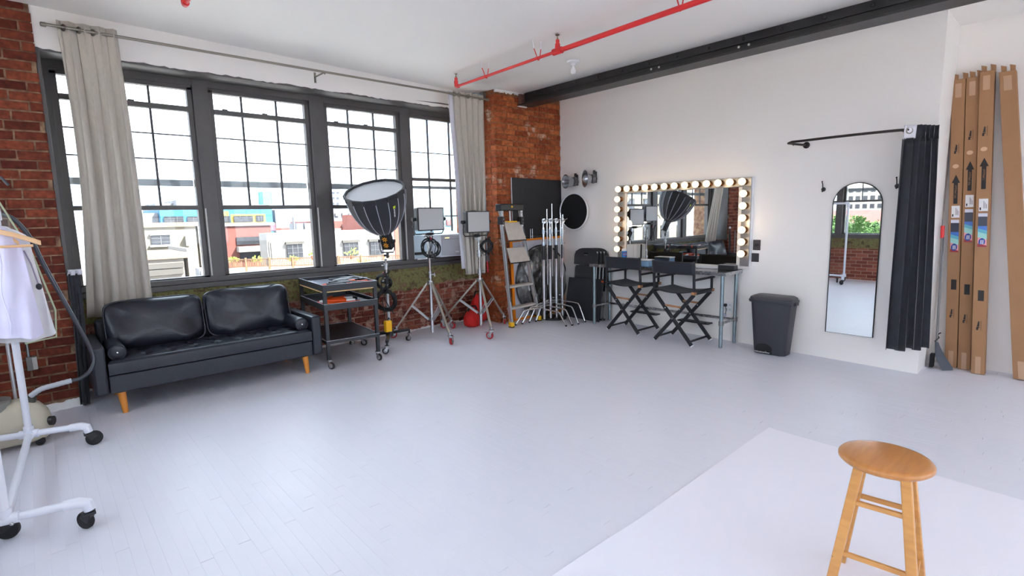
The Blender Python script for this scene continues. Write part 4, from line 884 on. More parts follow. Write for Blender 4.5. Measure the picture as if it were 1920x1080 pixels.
t.links.new(tc.outputs['Object'],vz.inputs['Vector']); t.links.new(vz.outputs['Fac'],bp.inputs['Height']); t.links.new(bp.outputs[0],b.inputs['Normal'])
rf=thing('round_reflector','big round silver foil reflector leaning behind the silver stands','reflector',(5.66,5.55,fz(5.5)))
nr=V((-.01,-1,.03)).normalized(); rc=V((5.66,5.548,fz(5.5)+.55)); R_=.535
obj('foil', MB(True).lathe([(.001,.004),(.2,.002),(.4,-.001),(R_,0),(R_,-.006),(.001,-.004)],tuple(rc),tuple(nr),48), SRF, rf)
obj('rim', MB(True).torus(tuple(rc),tuple(nr),R_,.009,64,8), BLACKP, rf)

# ---- four nested C-stands
cols=[(5.42,5.281),(5.539,5.267),(5.656,5.257),(5.775,5.246)]; lft=[(4.93,5.37),(5.053,5.365),(5.187,5.361),(5.307,5.343)]; rgt=[(5.375,4.82),(5.477,4.795),(5.60,4.788),(5.776,4.813)]
arms=[(1.68,.03,.60),(1.754,.0,.72),(1.62,.05,.68),(1.60,-.03,.70)]
GRIPB=mat('black_grip_sleeve',(30,30,34),.6)
for i in range(4):
    x,y=cols[i]; z0=fz(y); t=thing('c_stand','chrome C-stand, %s of four nested beside the ladder'%['leftmost','second from the left','third from the left','rightmost'][i],'light stand',(x,y,z0),0,'nested C-stands')
    obj('column', MB().cyl((0,0,.03),(0,0,.92),.021,n=14), CHROME, t); obj('grip_sleeve', MB().cyl((0,0,.90),(0,0,1.10),.026,n=14), GRIPB, t)
    obj('riser', MB().cyl((0,0,1.10),(0,0,1.36),.0175,n=12), CHROME, t); obj('riser', MB().cyl((0,0,1.36),(0,0,1.44),.012,n=12), STEEL, t)
    for z in (1.12,1.30): obj('collar', MB().cyl((0,0,z-.035),(0,0,z+.035),.022,n=12).tube([(.015,0,z),(.05,-.02,z)],.006,6), mat('pale_casting',(188,200,212),.35,.7), t)
    gh=obj('grip_head', MB().cyl((-.012,-.03,1.45),(.012,.03,1.45),.036,n=16).cyl((0,-.055,1.45),(0,.05,1.45),.012,n=10), STEEL, t)
    obj('t_handle', MB().tube([(0,-.05,1.45),(-.02,-.075,1.46)],.007,6).tube([(-.07,-.075,1.44),(.03,-.075,1.48)],.007,6), CHROME, gh)
    az,dx,low=arms[i]; obj('grip_arm', MB().cyl((dx,-.045,low-z0),(dx,-.045,az-z0),.008,n=10), CHROME, t)
    hc=.20+.028*i
    obj('leg_collar', MB().cyl((0,0,hc-.05),(0,0,hc+.06),.024,n=12).tube([(-.02,0,hc+.06),(-.075,-.01,hc+.075)],.006,6).sphere((-.08,-.01,hc+.077),.012,8,5), STEEL, t)
    dirs=[V((lft[i][0]-x,lft[i][1]-y,0)),V((rgt[i][0]-x,rgt[i][1]-y,0)),V((.16,.14,0))]
    for k,d in enumerate(dirs):
        L_=d.length; d=d.normalized(); hz=hc-(.025*k); kf=.74 if k<2 else .6
        e=d*L_; ez=fz(y+e.y)-z0
        pts=[d*.015+V((0,0,hz)), d*(L_*kf*.55)+V((0,0,hz+.002)), d*(L_*kf*.93)+V((0,0,hz-.004)), d*(L_*kf)+V((0,0,hz-.02)), d*(L_*(kf+.05))+V((0,0,hz-.055)), e+V((0,0,ez+.012))]
        lg=obj('leg', MB().tube(pts,.0125,10), CHROME, t); obj('foot_tip', MB().cyl(e+V((0,0,ez+.02)),e+V((0,0,ez)),.0145,n=10), RUBBER, lg)
bs=thing('base_weight','low round black base plate under the C-stands','weight',(5.66,5.32,fz(5.32)))
obj('plate', MB().lathe([(.001,0),(.19,0),(.19,.022),(.18,.026),(.001,.026)],n=32), BLACKP, bs)
# ================================================================== RIGHT WALL
# ---- round black-faced reflector and two metal dishes hung on the wall
rr=thing('beauty_dish','round black dish with white rim hanging on the white wall','reflector',(6.09,5.285,1.64))
obj('bowl', MB(True).lathe([(.10,.07),(.2,.05),(.275,.0),(.28,-.008),(.27,-.008),(.265,.0)],(6.09,5.285,1.637),(1,0,0),48,caps=False), WHITEP, rr, solid=.003)
obj('black_face', MB(True).lathe([(.001,-.003),(.265,-.003),(.265,.004),(.001,.006)],(6.09,5.285,1.637),(1,0,0),48), mat('black_sock',(14,14,16),.9), rr)
obj('rim', MB(True).torus((6.08,5.285,1.637),(1,0,0),.271,.0105,56,8), WHITEP, rr)
obj('wall_hook', MB(True).tube([(6.18,5.285,1.66),(6.14,5.285,1.66),(6.135,5.285,1.68)],.006,6), STEEL, rr)
def dish(label,y,z,yaw,r1,open_):
    t=thing('reflector_dish',label,'reflector',(6.18,y,z),yaw,'metal reflector dishes on the wall')
    m=mat('dish_silver',(186,188,192),.25,.9); k=mat('dish_dark',(110,110,114),.35,.6)
    obj('wall_bracket', MB().box((-.02,-.02,-.06),(0,.02,.10)).cyl((-.06,0,0),(0,0,0),.03,n=14), BLACKP, t)
    obj('back_cap', MB().lathe([(.03,0),(.062,.008),(.07,.03),(.066,.055),(.05,.06)],(-.02,0,0),(-1,0,0),24), k, t)
    obj('bowl', MB().lathe([(.045,.05),(.062,.075),(.08 if not open_ else .085,.12),(r1,.19 if not open_ else .16),(r1+.004,.19 if not open_ else .16),(r1-.004,.187 if not open_ else .157),(.076,.12),(.055,.078),(.04,.055)],(-.02,0,0),(-1,0,0),32,caps=False), m, t, solid=.002)
    obj('lock_ring', MB().torus((-.082,0,0),(1,0,0),.045,.006,20,6), BLACKP, t); obj('inner_tube', MB().lathe([(.001,.03),(.04,.03),(.044,.065)],(-.02,0,0),(-1,0,0),20,caps=False), BLACKP, t)
    obj('latch', MB().box((-.05,-.015,.05),(-.02,.015,.12)), BLACKP, t, bevel=.004)
dish('dark metal reflector dish on the wall nearest the brick pier',5.29,2.085,-.3,.10,False)
dish('bright open metal reflector dish on the wall, right of the darker one',4.93,2.105,-.5,.118,True)

# ---- folding chairs stacked against the wall and a low black panel in front
FCP=mat('folding_chair_plastic',(40,40,43),.4,bump=.1,bscale=120); FCF=mat('folding_chair_frame',(150,150,150),.35,.6)
def fold_chair(label,loc,rz):
    t=thing('folding_chair',label,'chair',loc,rz,'folded chairs against the wall')
    L_=lambda x,y,z:(x+.085*z,y,z)                 # lean back to the wall (+x)
    for s in (-1,1):
        obj('frame_leg', MB().tube([L_(-.01,s*.215,.0),L_(0,s*.205,.55),L_(0,s*.20,1.0)],.012,8), FCF, t)
        obj('rear_leg', MB().tube([L_(.02,s*.19,.0),L_(.022,s*.185,.62)],.011,8), FCF, t)
    def slab(pts,th,nm):
        m=MB(); m.loft([[L_(-.012+c,y,z) for (y,z) in pts] for c in (0,th)]); return obj(nm,m,FCP,t,bevel=.004)
    arc=[(.225,.80)]+[(.225*math.cos(a)**.7 if math.cos(a)>0 else 0,.92+.125*math.sin(a)**1.0) for a in [PI/2*i/10 for i in range(0,11)]]
    pts=arc+[(-y,z) for y,z in reversed(arc[:-1])]
    b=slab(pts,.022,'backrest'); 
    obj('handle_slot', MB().prism([(.035*math.cos(a)*1.3,.016*math.sin(a)) for a in [2*PI*i/16 for i in range(16)]],L_(-.0135,0,.965),(0,1,0),(.085,0,1),(.001,0,0)), mat('slot_dark',(8,8,9),.9), b)
    obj('slot_lip', MB().tube([L_(-.015,-.03,.948),L_(-.015,.03,.948)],.004,6), FCF, b)
    slab([(.20,.42),(.20,.76),(.17,.79),(-.17,.79),(-.20,.76),(-.20,.42)],.026,'seat')
    obj('crossbar', MB().tube([L_(-.0,-.2,.20),L_(0,.2,.20)],.009,8), FCF, t)
    for s in (-1,1): obj('foot_cap', MB().cyl(L_(-.01,s*.215,0),L_(-.01,s*.215,.03),.015,n=8), RUBBER, t)
    return t
for i,nm in enumerate(('front','second','third','rear')): fold_chair('black folding chair folded flat, %s of the leaning stack'%nm,(5.955+.034*i,5.0-.035*i,fz(4.9)),0)
lb=thing('low_board','low black panel leaning in front of the folding chairs','board',(5.93,4.99,fz(5)))
obj('panel', MB(True).hexa([(5.90,4.66,fz(4.66)+.002),(5.914,4.66,fz(4.66)+.002),(5.914,5.33,fz(5.3)+.002),(5.90,5.33,fz(5.3)+.002),(5.938,4.60,.675),(5.952,4.60,.675),(5.952,5.26,.66),(5.938,5.26,.66)]), mat('low_board_black',(38,40,46),.5,var=.2,vscale=4), lb, bevel=.002)
obj('corner_sticker', MB(True).box((5.930,4.605,.63),(5.9365,4.64,.652)), ORANGE, lb)

# ---- stainless table
tb_=thing('steel_table','stainless steel work table under the makeup mirror','table',(5.94,3.72,fz(3.72)))
ty0,ty1,tx0,tx1,tz=2.742,4.70,5.735,6.165,.909
TOPS=mat('table_top_steel',(176,174,172),.2,1,rvar=.06,vscale=40,stretch=(1,.05,1))
m=MB(True).box((tx0,ty0,tz-.004),(tx1,ty1,tz)); tp=obj('top', m, TOPS, tb_, bevel=.001)
for (a,b) in (((tx0-.002,ty0,tz-.04),(tx0+.003,ty1,tz)),((tx0,ty0-.002,tz-.04),(tx1,ty0+.003,tz)),((tx0,ty1-.003,tz-.04),(tx1,ty1+.002,tz))): obj('apron', MB(True).box(a,b), STEEL, tp)
legs=[(5.772,2.79),(6.12,2.79),(5.772,4.64),(6.12,4.64)]
for (x,y) in legs:
    l=obj('leg', MB(True).cyl((x,y,fz(y)+.03),(x,y,tz-.01),.021,n=16), GALV, tb_); obj('foot', MB(True).lathe([(.012,0),(.02,.005),(.022,.035),(.021,.05)],(x,y,fz(y)),(0,0,1),14), GALV, l)
sz=.315
for (a,b) in (((5.772,2.79),(6.12,2.79)),((5.772,4.64),(6.12,4.64)),((6.10,2.79),(6.10,4.64))): obj('stretcher', MB(True).tube([(a[0],a[1],sz),(b[0],b[1],sz)],.0155,10), STEEL, tb_)
for (x,y) in legs: obj('bracket', MB(True).cyl((x,y,sz-.025),(x,y,sz+.025),.028,n=14), mat('cast_grey',(140,138,140),.5,.5), tb_)

# ---- director's chairs
WORN=mat('worn_wood',(176,124,82),.6,var=.6,vscale=30,vrgb=(96,70,52)); BW=mat('black_painted_wood',(30,31,36),.45)
def director(label,loc,rz):
    """faces +x; local y = width, z=0 floor"""
    t=thing('director_chair',label,'chair',loc,rz,'folding director chairs'); w_=.262; xb,xf=-.215,.205; zs=.63
    for x in (xb,xf):
        off=.014 if x<0 else -.014
        for s in (-1,1):
            l=obj('leg', MB().bar((x+off*s,s*w_,.008),(x+off*s,-s*(w_-.01),zs-.02),.022,.042,(1,0,0)), BW, t, bevel=.003)
            d=V((0,-s*(2*w_-.01),zs-.028)).normalized(); e=V((x+off*s,s*w_,.008)); obj('foot_cap', MB().bar(e-d*.0,e+d*.012,.024,.044,(1,0,0)), WHITEP, l)
        obj('pivot', MB().cyl((x-.03,0,zs/2-.005),(x+.03,0,zs/2-.005),.009,n=10), STEEL, t)
        for (yy,zz) in ((.095,.43),(-.095,.43)): obj('bolt', MB().sphere((x-.026,yy,zz),.007,8,5), WHITEP, t)
        obj('brace_slat', MB().bar((x-.016,-.105,.455),(x-.016,.105,.462),.010,.022,(1,0,0)), WORN, t)
    for s in (-1,1):
        obj('side_rail', MB().bar((xb-.03,s*w_,zs),(xf+.03,s*w_,zs),.034,.036), BW, t, bevel=.004)
        for x in (xb-.005,xf+.0): obj('worn_patch', MB().box((x-.028,s*w_-.0185,zs-.012),(x+.028,s*w_+.0185,zs+.0185)), WORN, t) if s<0 else None
        obj('floor_stretcher', MB().bar((xb,s*w_*.84,.055),(xf,s*w_*.84,.055),.012,.022), BW, t)
        obj('back_post', MB().bar((xb,s*w_,zs),(xb-.025,s*w_,1.0),.024,.026), BW, t, bevel=.003)
        obj('front_post', MB().bar((xf-.01,s*w_,zs),(xf-.01,s*w_,.775),.022,.026), BW, t, bevel=.003)
        obj('armrest', MB().bar((xb-.01,s*w_,.785),(xf+.03,s*w_,.785),.042,.020), BW, t, bevel=.004)
    def sag(u,v): return (xb-.02+(xf-xb+.04)*u, -w_+2*w_*v, zs+.021-.035*math.sin(PI*v))
    obj('seat', MB().grid(sag,6,14), FABB, t, solid=.006)
    def bk(u,v): return (xb-.012-.012*v+.03*math.sin(PI*u)*(-1)-.012, -w_-.014+(2*w_+.028)*u, .845+.15*v)
    obj('backrest', MB().grid(bk,14,6), FABB, t, solid=.008)
    obj('footrest', MB().box((xf+.03,-.21,.185),(xf+.15,.21,.20)), BW, t, bevel=.003)
    for s in (-1,1): obj('footrest_arm', MB().bar((xf+.01,s*.17,.20),(xf+.06,s*.17,.19),.014,.022), BW, t)
    return t
dc=director('black folding director chair at the left end of the steel table',(5.845,4.05,fz(4.05)),.0)
dc2=dup(dc,(5.785,3.285,fz(3.285)),.0,'black folding director chair at the middle of the steel table')

# ---- makeup mirror with bulbs
vm=thing('makeup_mirror','wide makeup mirror framed with lit round bulbs on the steel table','mirror',(6.13,3.565,.91))
vy0,vy1,vz0,vz1=2.645,4.49,.925,1.98
FRM=mat('mirror_frame_strip',(176,172,170),.28,.85)
obj('backing', MB(True).box((6.12,vy0,vz0),(6.178,vy1,vz1)), WHITEP, vm)
iy0,iy1,iz0,iz1=2.79,4.345,.955,1.868
obj('mirror_glass', MB(True).box((6.112,iy0,iz0),(6.12,iy1,iz1)), MIRROR, vm)
for (a,b) in (((6.10,vy0+.004,iz1+.002),(6.121,vy1-.004,vz1-.004)),((6.10,vy0+.004,vz0+.03),(6.121,iy0-.04,iz1)),((6.10,iy1+.03,vz0+.03),(6.121,vy1-.004,iz1))): obj('light_strip', MB(True).box(a,b), FRM, vm, bevel=.002)
for (a,b) in (((6.102,iy0-.038,iz0),(6.121,iy0,iz1)),((6.102,iy1,iz0),(6.121,iy1+.028,iz1)),((6.104,vy0,vz0),(6.121,vy1,iz0))): obj('inner_border', MB(True).box(a,b), mat('white_border',(224,218,214),.3), vm)
BULB=mat('lit_bulb',(255,240,214),.3,emit=((255,226,176),.8)); SOCK=mat('bronze_socket',(120,78,44),.35,.7)
zt=(iz1+vz1)/2; yl=(iy1+.03+vy1)/2; yr=(vy0+iy0-.04)/2
spots=[(vy0+.07+i*(vy1-vy0-.14)/12,zt) for i in range(13)]+[(yl,zt-.135-.1365*i) for i in range(6)]+[(yr,zt-.135-.1365*i) for i in range(6)]
bd=None
for (y,z) in spots:
    s=obj('socket', MB(True).cyl((6.10,y,z),(6.045,y,z),.019,.022,14), SOCK, vm)
    obj('cup', MB(True).lathe([(.03,0),(.034,.004),(.022,.02)],(6.10,y,z),(-1,0,0),16), SOCK, s)
    o=obj('bulb', MB(True).sphere((6.008,y,z),.041,16,10), BULB, s)
for (y,z) in ((3.0,zt),(3.57,zt),(4.15,zt),(yl,1.45),(yr,1.45)):
    l=bpy.data.lights.new('bulb_glow','POINT'); l.energy=.3; l.color=(1,.72,.42); l.shadow_soft_size=.05
    o=bpy.data.objects.new('bulb_glow',l); COL.objects.link(o); o.location=(5.95,y,z)

# ---- things on the table
def can(): 
    t=thing('wipes_canister','blue and white wipes canister with a red oval logo on the steel table','canister',(6.05,4.325,.91))
    obj('can', MB().lathe([(.001,0),(.045,0),(.045,.175),(.001,.175)],n=28), WHITEP, t); obj('lid', MB().lathe([(.046,.175),(.046,.192),(.04,.205),(.001,.206)],n=28), WHITEP, t)
    obj('blue_label', MB().lathe([(.0456,.085),(.0462,.085),(.0462,.172),(.0456,.172)],n=28,caps=False), mat('label_blue',(40,130,205),.4), t)
    obj('teal_band', MB().lathe([(.0456,.012),(.0462,.012),(.0462,.05),(.0456,.05)],n=28,caps=False), mat('label_teal',(20,160,140),.4), t)
    d=V((-.80,-.6,0)).normalized(); s=V((0,0,1)).cross(d)
    obj('logo_ring', MB().tube([d*.0475+s*.026*math.cos(a)+V((0,0,.13+.02*math.sin(a)))-d*.008*math.cos(a)**2 for a in [2*PI*i/24 for i in range(24)]],.003,6,closed=True), mat('logo_red',(206,40,70),.4), t)
    text('lettering','CLOROX',.0135,WHITEP,t,tuple(d*.0475+V((0,0,.13))),tuple(s),(0,0,1),.001,'white lettering')
can()
pb=thing('paper_towel_box','plain pale upright box on the steel table before the mirror','box',(6.05,4.185,.91))
obj('body', MB().box((-.045,-.078,0),(.045,.078,.265)), mat('pale_box',(214,208,202),.6), pb, bevel=.003)
obj('seam', MB().box((-.0458,-.03,.0),(-.045,-.027,.265)), mat('seam_tan',(160,150,138),.6), pb)
cb=thing('cosmetic_case','clear blue plastic case with white label behind the left chair','box',(5.86,3.90,.91))
CLB=mat('clear_blue_plastic',(150,190,226),.15,alpha=.75); obj('tray', MB().box((-.07,-.115,0),(.07,.115,.075)), CLB, cb, bevel=.008)
obj('lid', MB().box((-.073,-.118,.076),(.073,.118,.09)), WHITEP, cb, bevel=.004); obj('label', MB().prism([(.028*math.cos(a),.022*math.sin(a)) for a in [2*PI*i/20 for i in range(20)]],(-.0712,.06,.038),(0,1,0),(0,0,1),(-.001,0,0)), WHITEP, cb)
bk_=thing('black_case','slim black box at the right end of the steel table','box',(6.04,2.86,.91))
obj('body', MB().box((-.045,-.10,0),(.045,.10,.055)), BLACKP, bk_, bevel=.004); obj('lid_edge', MB().box((-.046,-.101,.055),(.046,.101,.06)), mat('grey_edge',(150,150,156),.4), bk_)
ps=thing('power_strip','white power strip lying along the back of the steel table','power strip',(6.06,3.12,.91))
obj('bar', MB().box((-.02,-.145,0),(.02,.145,.03)), WHITEP, ps, bevel=.004); obj('end_cap', MB().box((-.026,-.158,0),(.026,-.14,.036)), WHITEP, ps, bevel=.004)

# ---- switches and outlet
for (z0,z1,lab,rd) in ((1.143,1.262,'dark grey dimmer switch right of the makeup mirror, upper of two',True),(1.007,1.107,'dark grey wall plate right of the makeup mirror, lower of two',False)):
    t=thing('wall_switch',lab,'switch',(6.18,2.592 if rd else 2.604,(z0+z1)/2)); h=(z1-z0)/2
    obj('plate', MB().box((-.007,-.042,-h),(0,.042,h)), mat('switch_plate',(64,60,64),.4,.3), t, bevel=.003)
    if rd: obj('knob', MB().lathe([(.014,0),(.014,.014),(.012,.016),(.001,.016)],(-.007,0,0),(-1,0,0),18), BLACKP, t)
    else:
        obj('rocker', MB().box((-.010,-.017,-.034),(-.006,.017,.034)), mat('rocker',(46,44,48),.4), t, bevel=.002)
ou=thing('wall_outlet','white wall outlet with a black plug under the steel table','outlet',(6.18,2.905,.44))
obj('plate', MB().box((-.006,-.058,-.062),(0,.058,.062)), WHITEP, ou, bevel=.003)
for y in (-.025,.025):
    for z in (-.028,.028): obj('socket_face', MB().box((-.0075,y-.016,z-.014),(-.006,y+.016,z+.014)), mat('socket_grey',(206,206,210),.4), ou)
obj('plug', MB().box((-.04,.008,.008),(-.006,.042,.042)), BLACKP, ou, bevel=.005); obj('cord', MB().tube([(-.036,.025,.02),(-.045,.0,-.02),(-.03,.015,-.07),(-.02,.03,-.12)],.004,6), CABLE, ou)
obj('adapter', MB().box((-.035,.015,-.115),(-.005,.05,-.08)), mat('lilac_tag',(196,196,214),.5), ou, bevel=.004)

# ---- pedal bin
bn=thing('trash_can','black plastic pedal bin against the white wall','trash can',(5.98,2.30,fz(2.3)))
def rr_ring(cx,cy,hx,hy,z,r,n=6):
    o=[]
    for (sx,sy,a0) in ((1,1,0),(-1,1,PI/2),(-1,-1,PI),(1,-1,1.5*PI)):
        for i in range(n+1): a=a0+PI/2*i/n; o.append((cx+sx*(hx-r)+r*math.cos(a),cy+sy*(hy-r)+r*math.sin(a),z))
    return o
BIN=mat('bin_plastic',(50,50,58),.42,bump=.06,bscale=150)
obj('body', MB().loft([rr_ring(.01,0,.112,.170,z,.06) if z<.02 else rr_ring(.01,0,.112+.045*z,.170+.07*z,z,.06) for z in (0,.01,.2,.4,.585)]), BIN, bn)
obj('rim', MB().loft([rr_ring(.0,0,.148,.225,.575,.07),rr_ring(0,0,.152,.232,.585,.07),rr_ring(0,0,.152,.232,.605,.07)]), BIN, bn, bevel=.003)
obj('lid', MB().loft([rr_ring(0,0,.146,.226,.604,.07),rr_ring(0,0,.140,.22,.63,.07),rr_ring(.01,0,.115,.195,.645,.06),rr_ring(.01,0,.07,.15,.65,.05)]), BIN, bn)
obj('hinge_tab', MB().box((-.05,-.25,.56),(.03,-.222,.595)), BIN, bn, bevel=.005)
arch=[(-.088,0),(.088,0),(.088,.06)]+[(.088*math.cos(a),.06+.055*math.sin(a)) for a in [PI*i/12 for i in range(1,12)]]+[(-.088,.06)]
obj('pedal_recess', MB().prism(arch,(-.106,.045,.004),(0,1,0),(-.045,0,1),(-.0035,0,0)), mat('bin_recess',(18,18,21),.7), bn)
obj('pedal', MB().box((-.15,-.035,.02),(-.10,.125,.036)), STEEL, bn, bevel=.004)

# ---- arched mirror, hooks
am=thing('arched_mirror','tall arched wall mirror with thin black frame','mirror',(6.17,1.615,.302))
ay0,ay1,az0,azs=1.40,1.827,.302,1.635; rad=(ay1-ay0)/2; cy=(ay0+ay1)/2
prof_=[(ay0,az0),(ay1,az0),(ay1,azs)]+[(cy+rad*math.cos(a),azs+rad*math.sin(a)) for a in [PI*i/28 for i in range(1,28)]]+[(ay0,azs)]
obj('glass', MB(True).prism(prof_,(6.162,0,0),(0,1,0),(0,0,1),(.006,0,0)), MIRROR, am, smooth=20)
obj('frame', MB(True).tube([(6.163,y,z) for y,z in prof_],.0055,6,closed=True), BLACKP, am)
obj('backing', MB(True).prism(prof_,(6.168,0,0),(0,1,0),(0,0,1),(.011,0,0)), BLACKP, am)
for (y,lab) in ((1.93,'small black coat hook left of the arched mirror'),(1.293,'small black coat hook between the arched mirror and the black curtain')):
    t=thing('coat_hook',lab,'hook',(6.18,y,1.82),0,'wall coat hooks')
    obj('plate', MB().lathe([(.02,0),(.022,.003),(.018,.007),(.001,.008)],(0,0,-.02),(-1,0,0),14), BLACKP, t)
    obj('upper_prong', MB().tube([(-.005,0,-.01),(-.03,0,.0),(-.035,0,.03),(-.055,0,.055)],.005,8).sphere((-.056,0,.058),.008,8,6), BLACKP, t)
    obj('lower_prong', MB().tube([(-.005,0,-.02),(-.022,0,-.04),(-.04,0,-.045),(-.048,0,-.03)],.005,8), BLACKP, t)

# ---- curved rod with black changing-room curtain
cr_=thing('curved_curtain_rod','curved dark curtain rod mounted on the white wall','curtain rod',(6.0,1.6,2.275))
pts=[(6.17,2.118,2.27),(5.93,2.16,2.27),(5.83,2.17,2.27),(5.79,2.12,2.275)]+[(5.765+.03*((i-5)/5)**2,2.02-.078*i,2.275) for i in range(11)]+[(5.83,1.175,2.275),(5.90,1.15,2.275),(6.17,1.14,2.275)]
BRZ=mat('dark_bronze',(52,48,46),.35,.7); obj('pole', MB(True).tube(pts,.0125,10), BRZ, cr_)
for y in (2.118,1.14): obj('flange', MB(True).lathe([(.034,0),(.034,.008),(.02,.02),(.014,.02)],(6.18,y,2.27),(-1,0,0),20), BRZ, cr_)
for p in ((5.93,2.16,2.256),(5.80,1.20,2.26)): obj('set_screw', MB(True).sphere(p,.006,8,5), BRZ, cr_)
bc=thing('changing_curtain','floor-length black curtain with white grommet band hanging from the curved rod','curtain',(5.95,1.1,.27))
def dcur(z0,z1,folds,amp,a0,a1,b0,b1,seed,nv):
    def fn(u,v):
        A_=V(a0).lerp(V(a1),u); B2=V(b0).lerp(V(b1),u); p=A_.lerp(B2,v); n=V((.58,.81)); k=u*folds*2*PI
        p=p+n*(amp*(1+.25*math.sin(3*u+seed))*math.sin(k+.5*math.sin(2.2*v+u*5))) + V((.81,-.58))*.008*math.sin(2*k)
        return (p.x,p.y,z1+(z0-z1)*v+(.012*math.sin(k*.5) if v>.99 else 0))
    return MB(True).grid(fn,folds*16,nv)
obj('panel', dcur(.285,2.20,5,.034,(5.79,1.185),(6.085,1.005),(5.76,1.185),(6.085,.935),2,24), VELV, bc, solid=.004)
obj('top_panel', dcur(2.18,2.315,5,.030,(5.875,1.135),(6.085,1.005),(5.875,1.135),(6.085,1.005),2,4), VELV, bc, solid=.004)
obj('grommet_band', dcur(2.19,2.315,1,.010,(5.79,1.19),(5.885,1.125),(5.79,1.19),(5.885,1.125),2,4), LINER, bc, solid=.004)
obj('grommet', MB(True).torus((5.835,1.165,2.268),(-.7,-.7,0),.026,.007,18,8), NICK, bc)

# ---- broom and dustpan
br=thing('broom_handle','grey broom pole with a red grip standing in the alcove corner','broom',(6.60,.95,fz(.95)))
obj('pole', MB(True).cyl((6.56,.945,.12),(6.60,.985,1.36),.010,n=10), mat('grey_pole',(128,126,128),.4,.4), br); obj('grip', MB(True).cyl((6.600,.985,1.29),(6.604,.989,1.41),.016,n=12), RED, br)
obj('upper_pole', MB(True).cyl((6.604,.989,1.40),(6.607,.992,1.46),.007,n=8), mat('grey_pole',(0,0,0)), br)
dp=thing('dustpan','dark grey upright dustpan standing in the alcove corner','dustpan',(6.53,.90,fz(.9)))
obj('pan', MB(True).loft([[(6.47,.875,.0),(6.55,.80,.0),(6.56,.81,.03),(6.48,.885,.03)],[(6.50,.935,.10),(6.57,.87,.10),(6.58,.88,.13),(6.51,.945,.13)],[(6.54,.955,.26),(6.56,.935,.26),(6.57,.945,.27),(6.55,.965,.27)]]), mat('dustpan_grey',(70,74,84),.5), dp, bevel=.004)
obj('bristles', MB(True).box((6.50,.955,.01),(6.58,.985,.14)), mat('bristle_black',(26,26,30),.95), dp)
obj('handle', MB(True).tube([(6.55,.945,.26),(6.57,.955,.45),(6.585,.965,1.30)],.007,8), mat('grey_pole',(0,0,0)), dp); obj('hinge', MB(True).tube([(6.53,.96,.27),(6.545,.93,.31),(6.565,.95,.33),(6.60,.93,.35)],.006,6), BLACKP, dp)

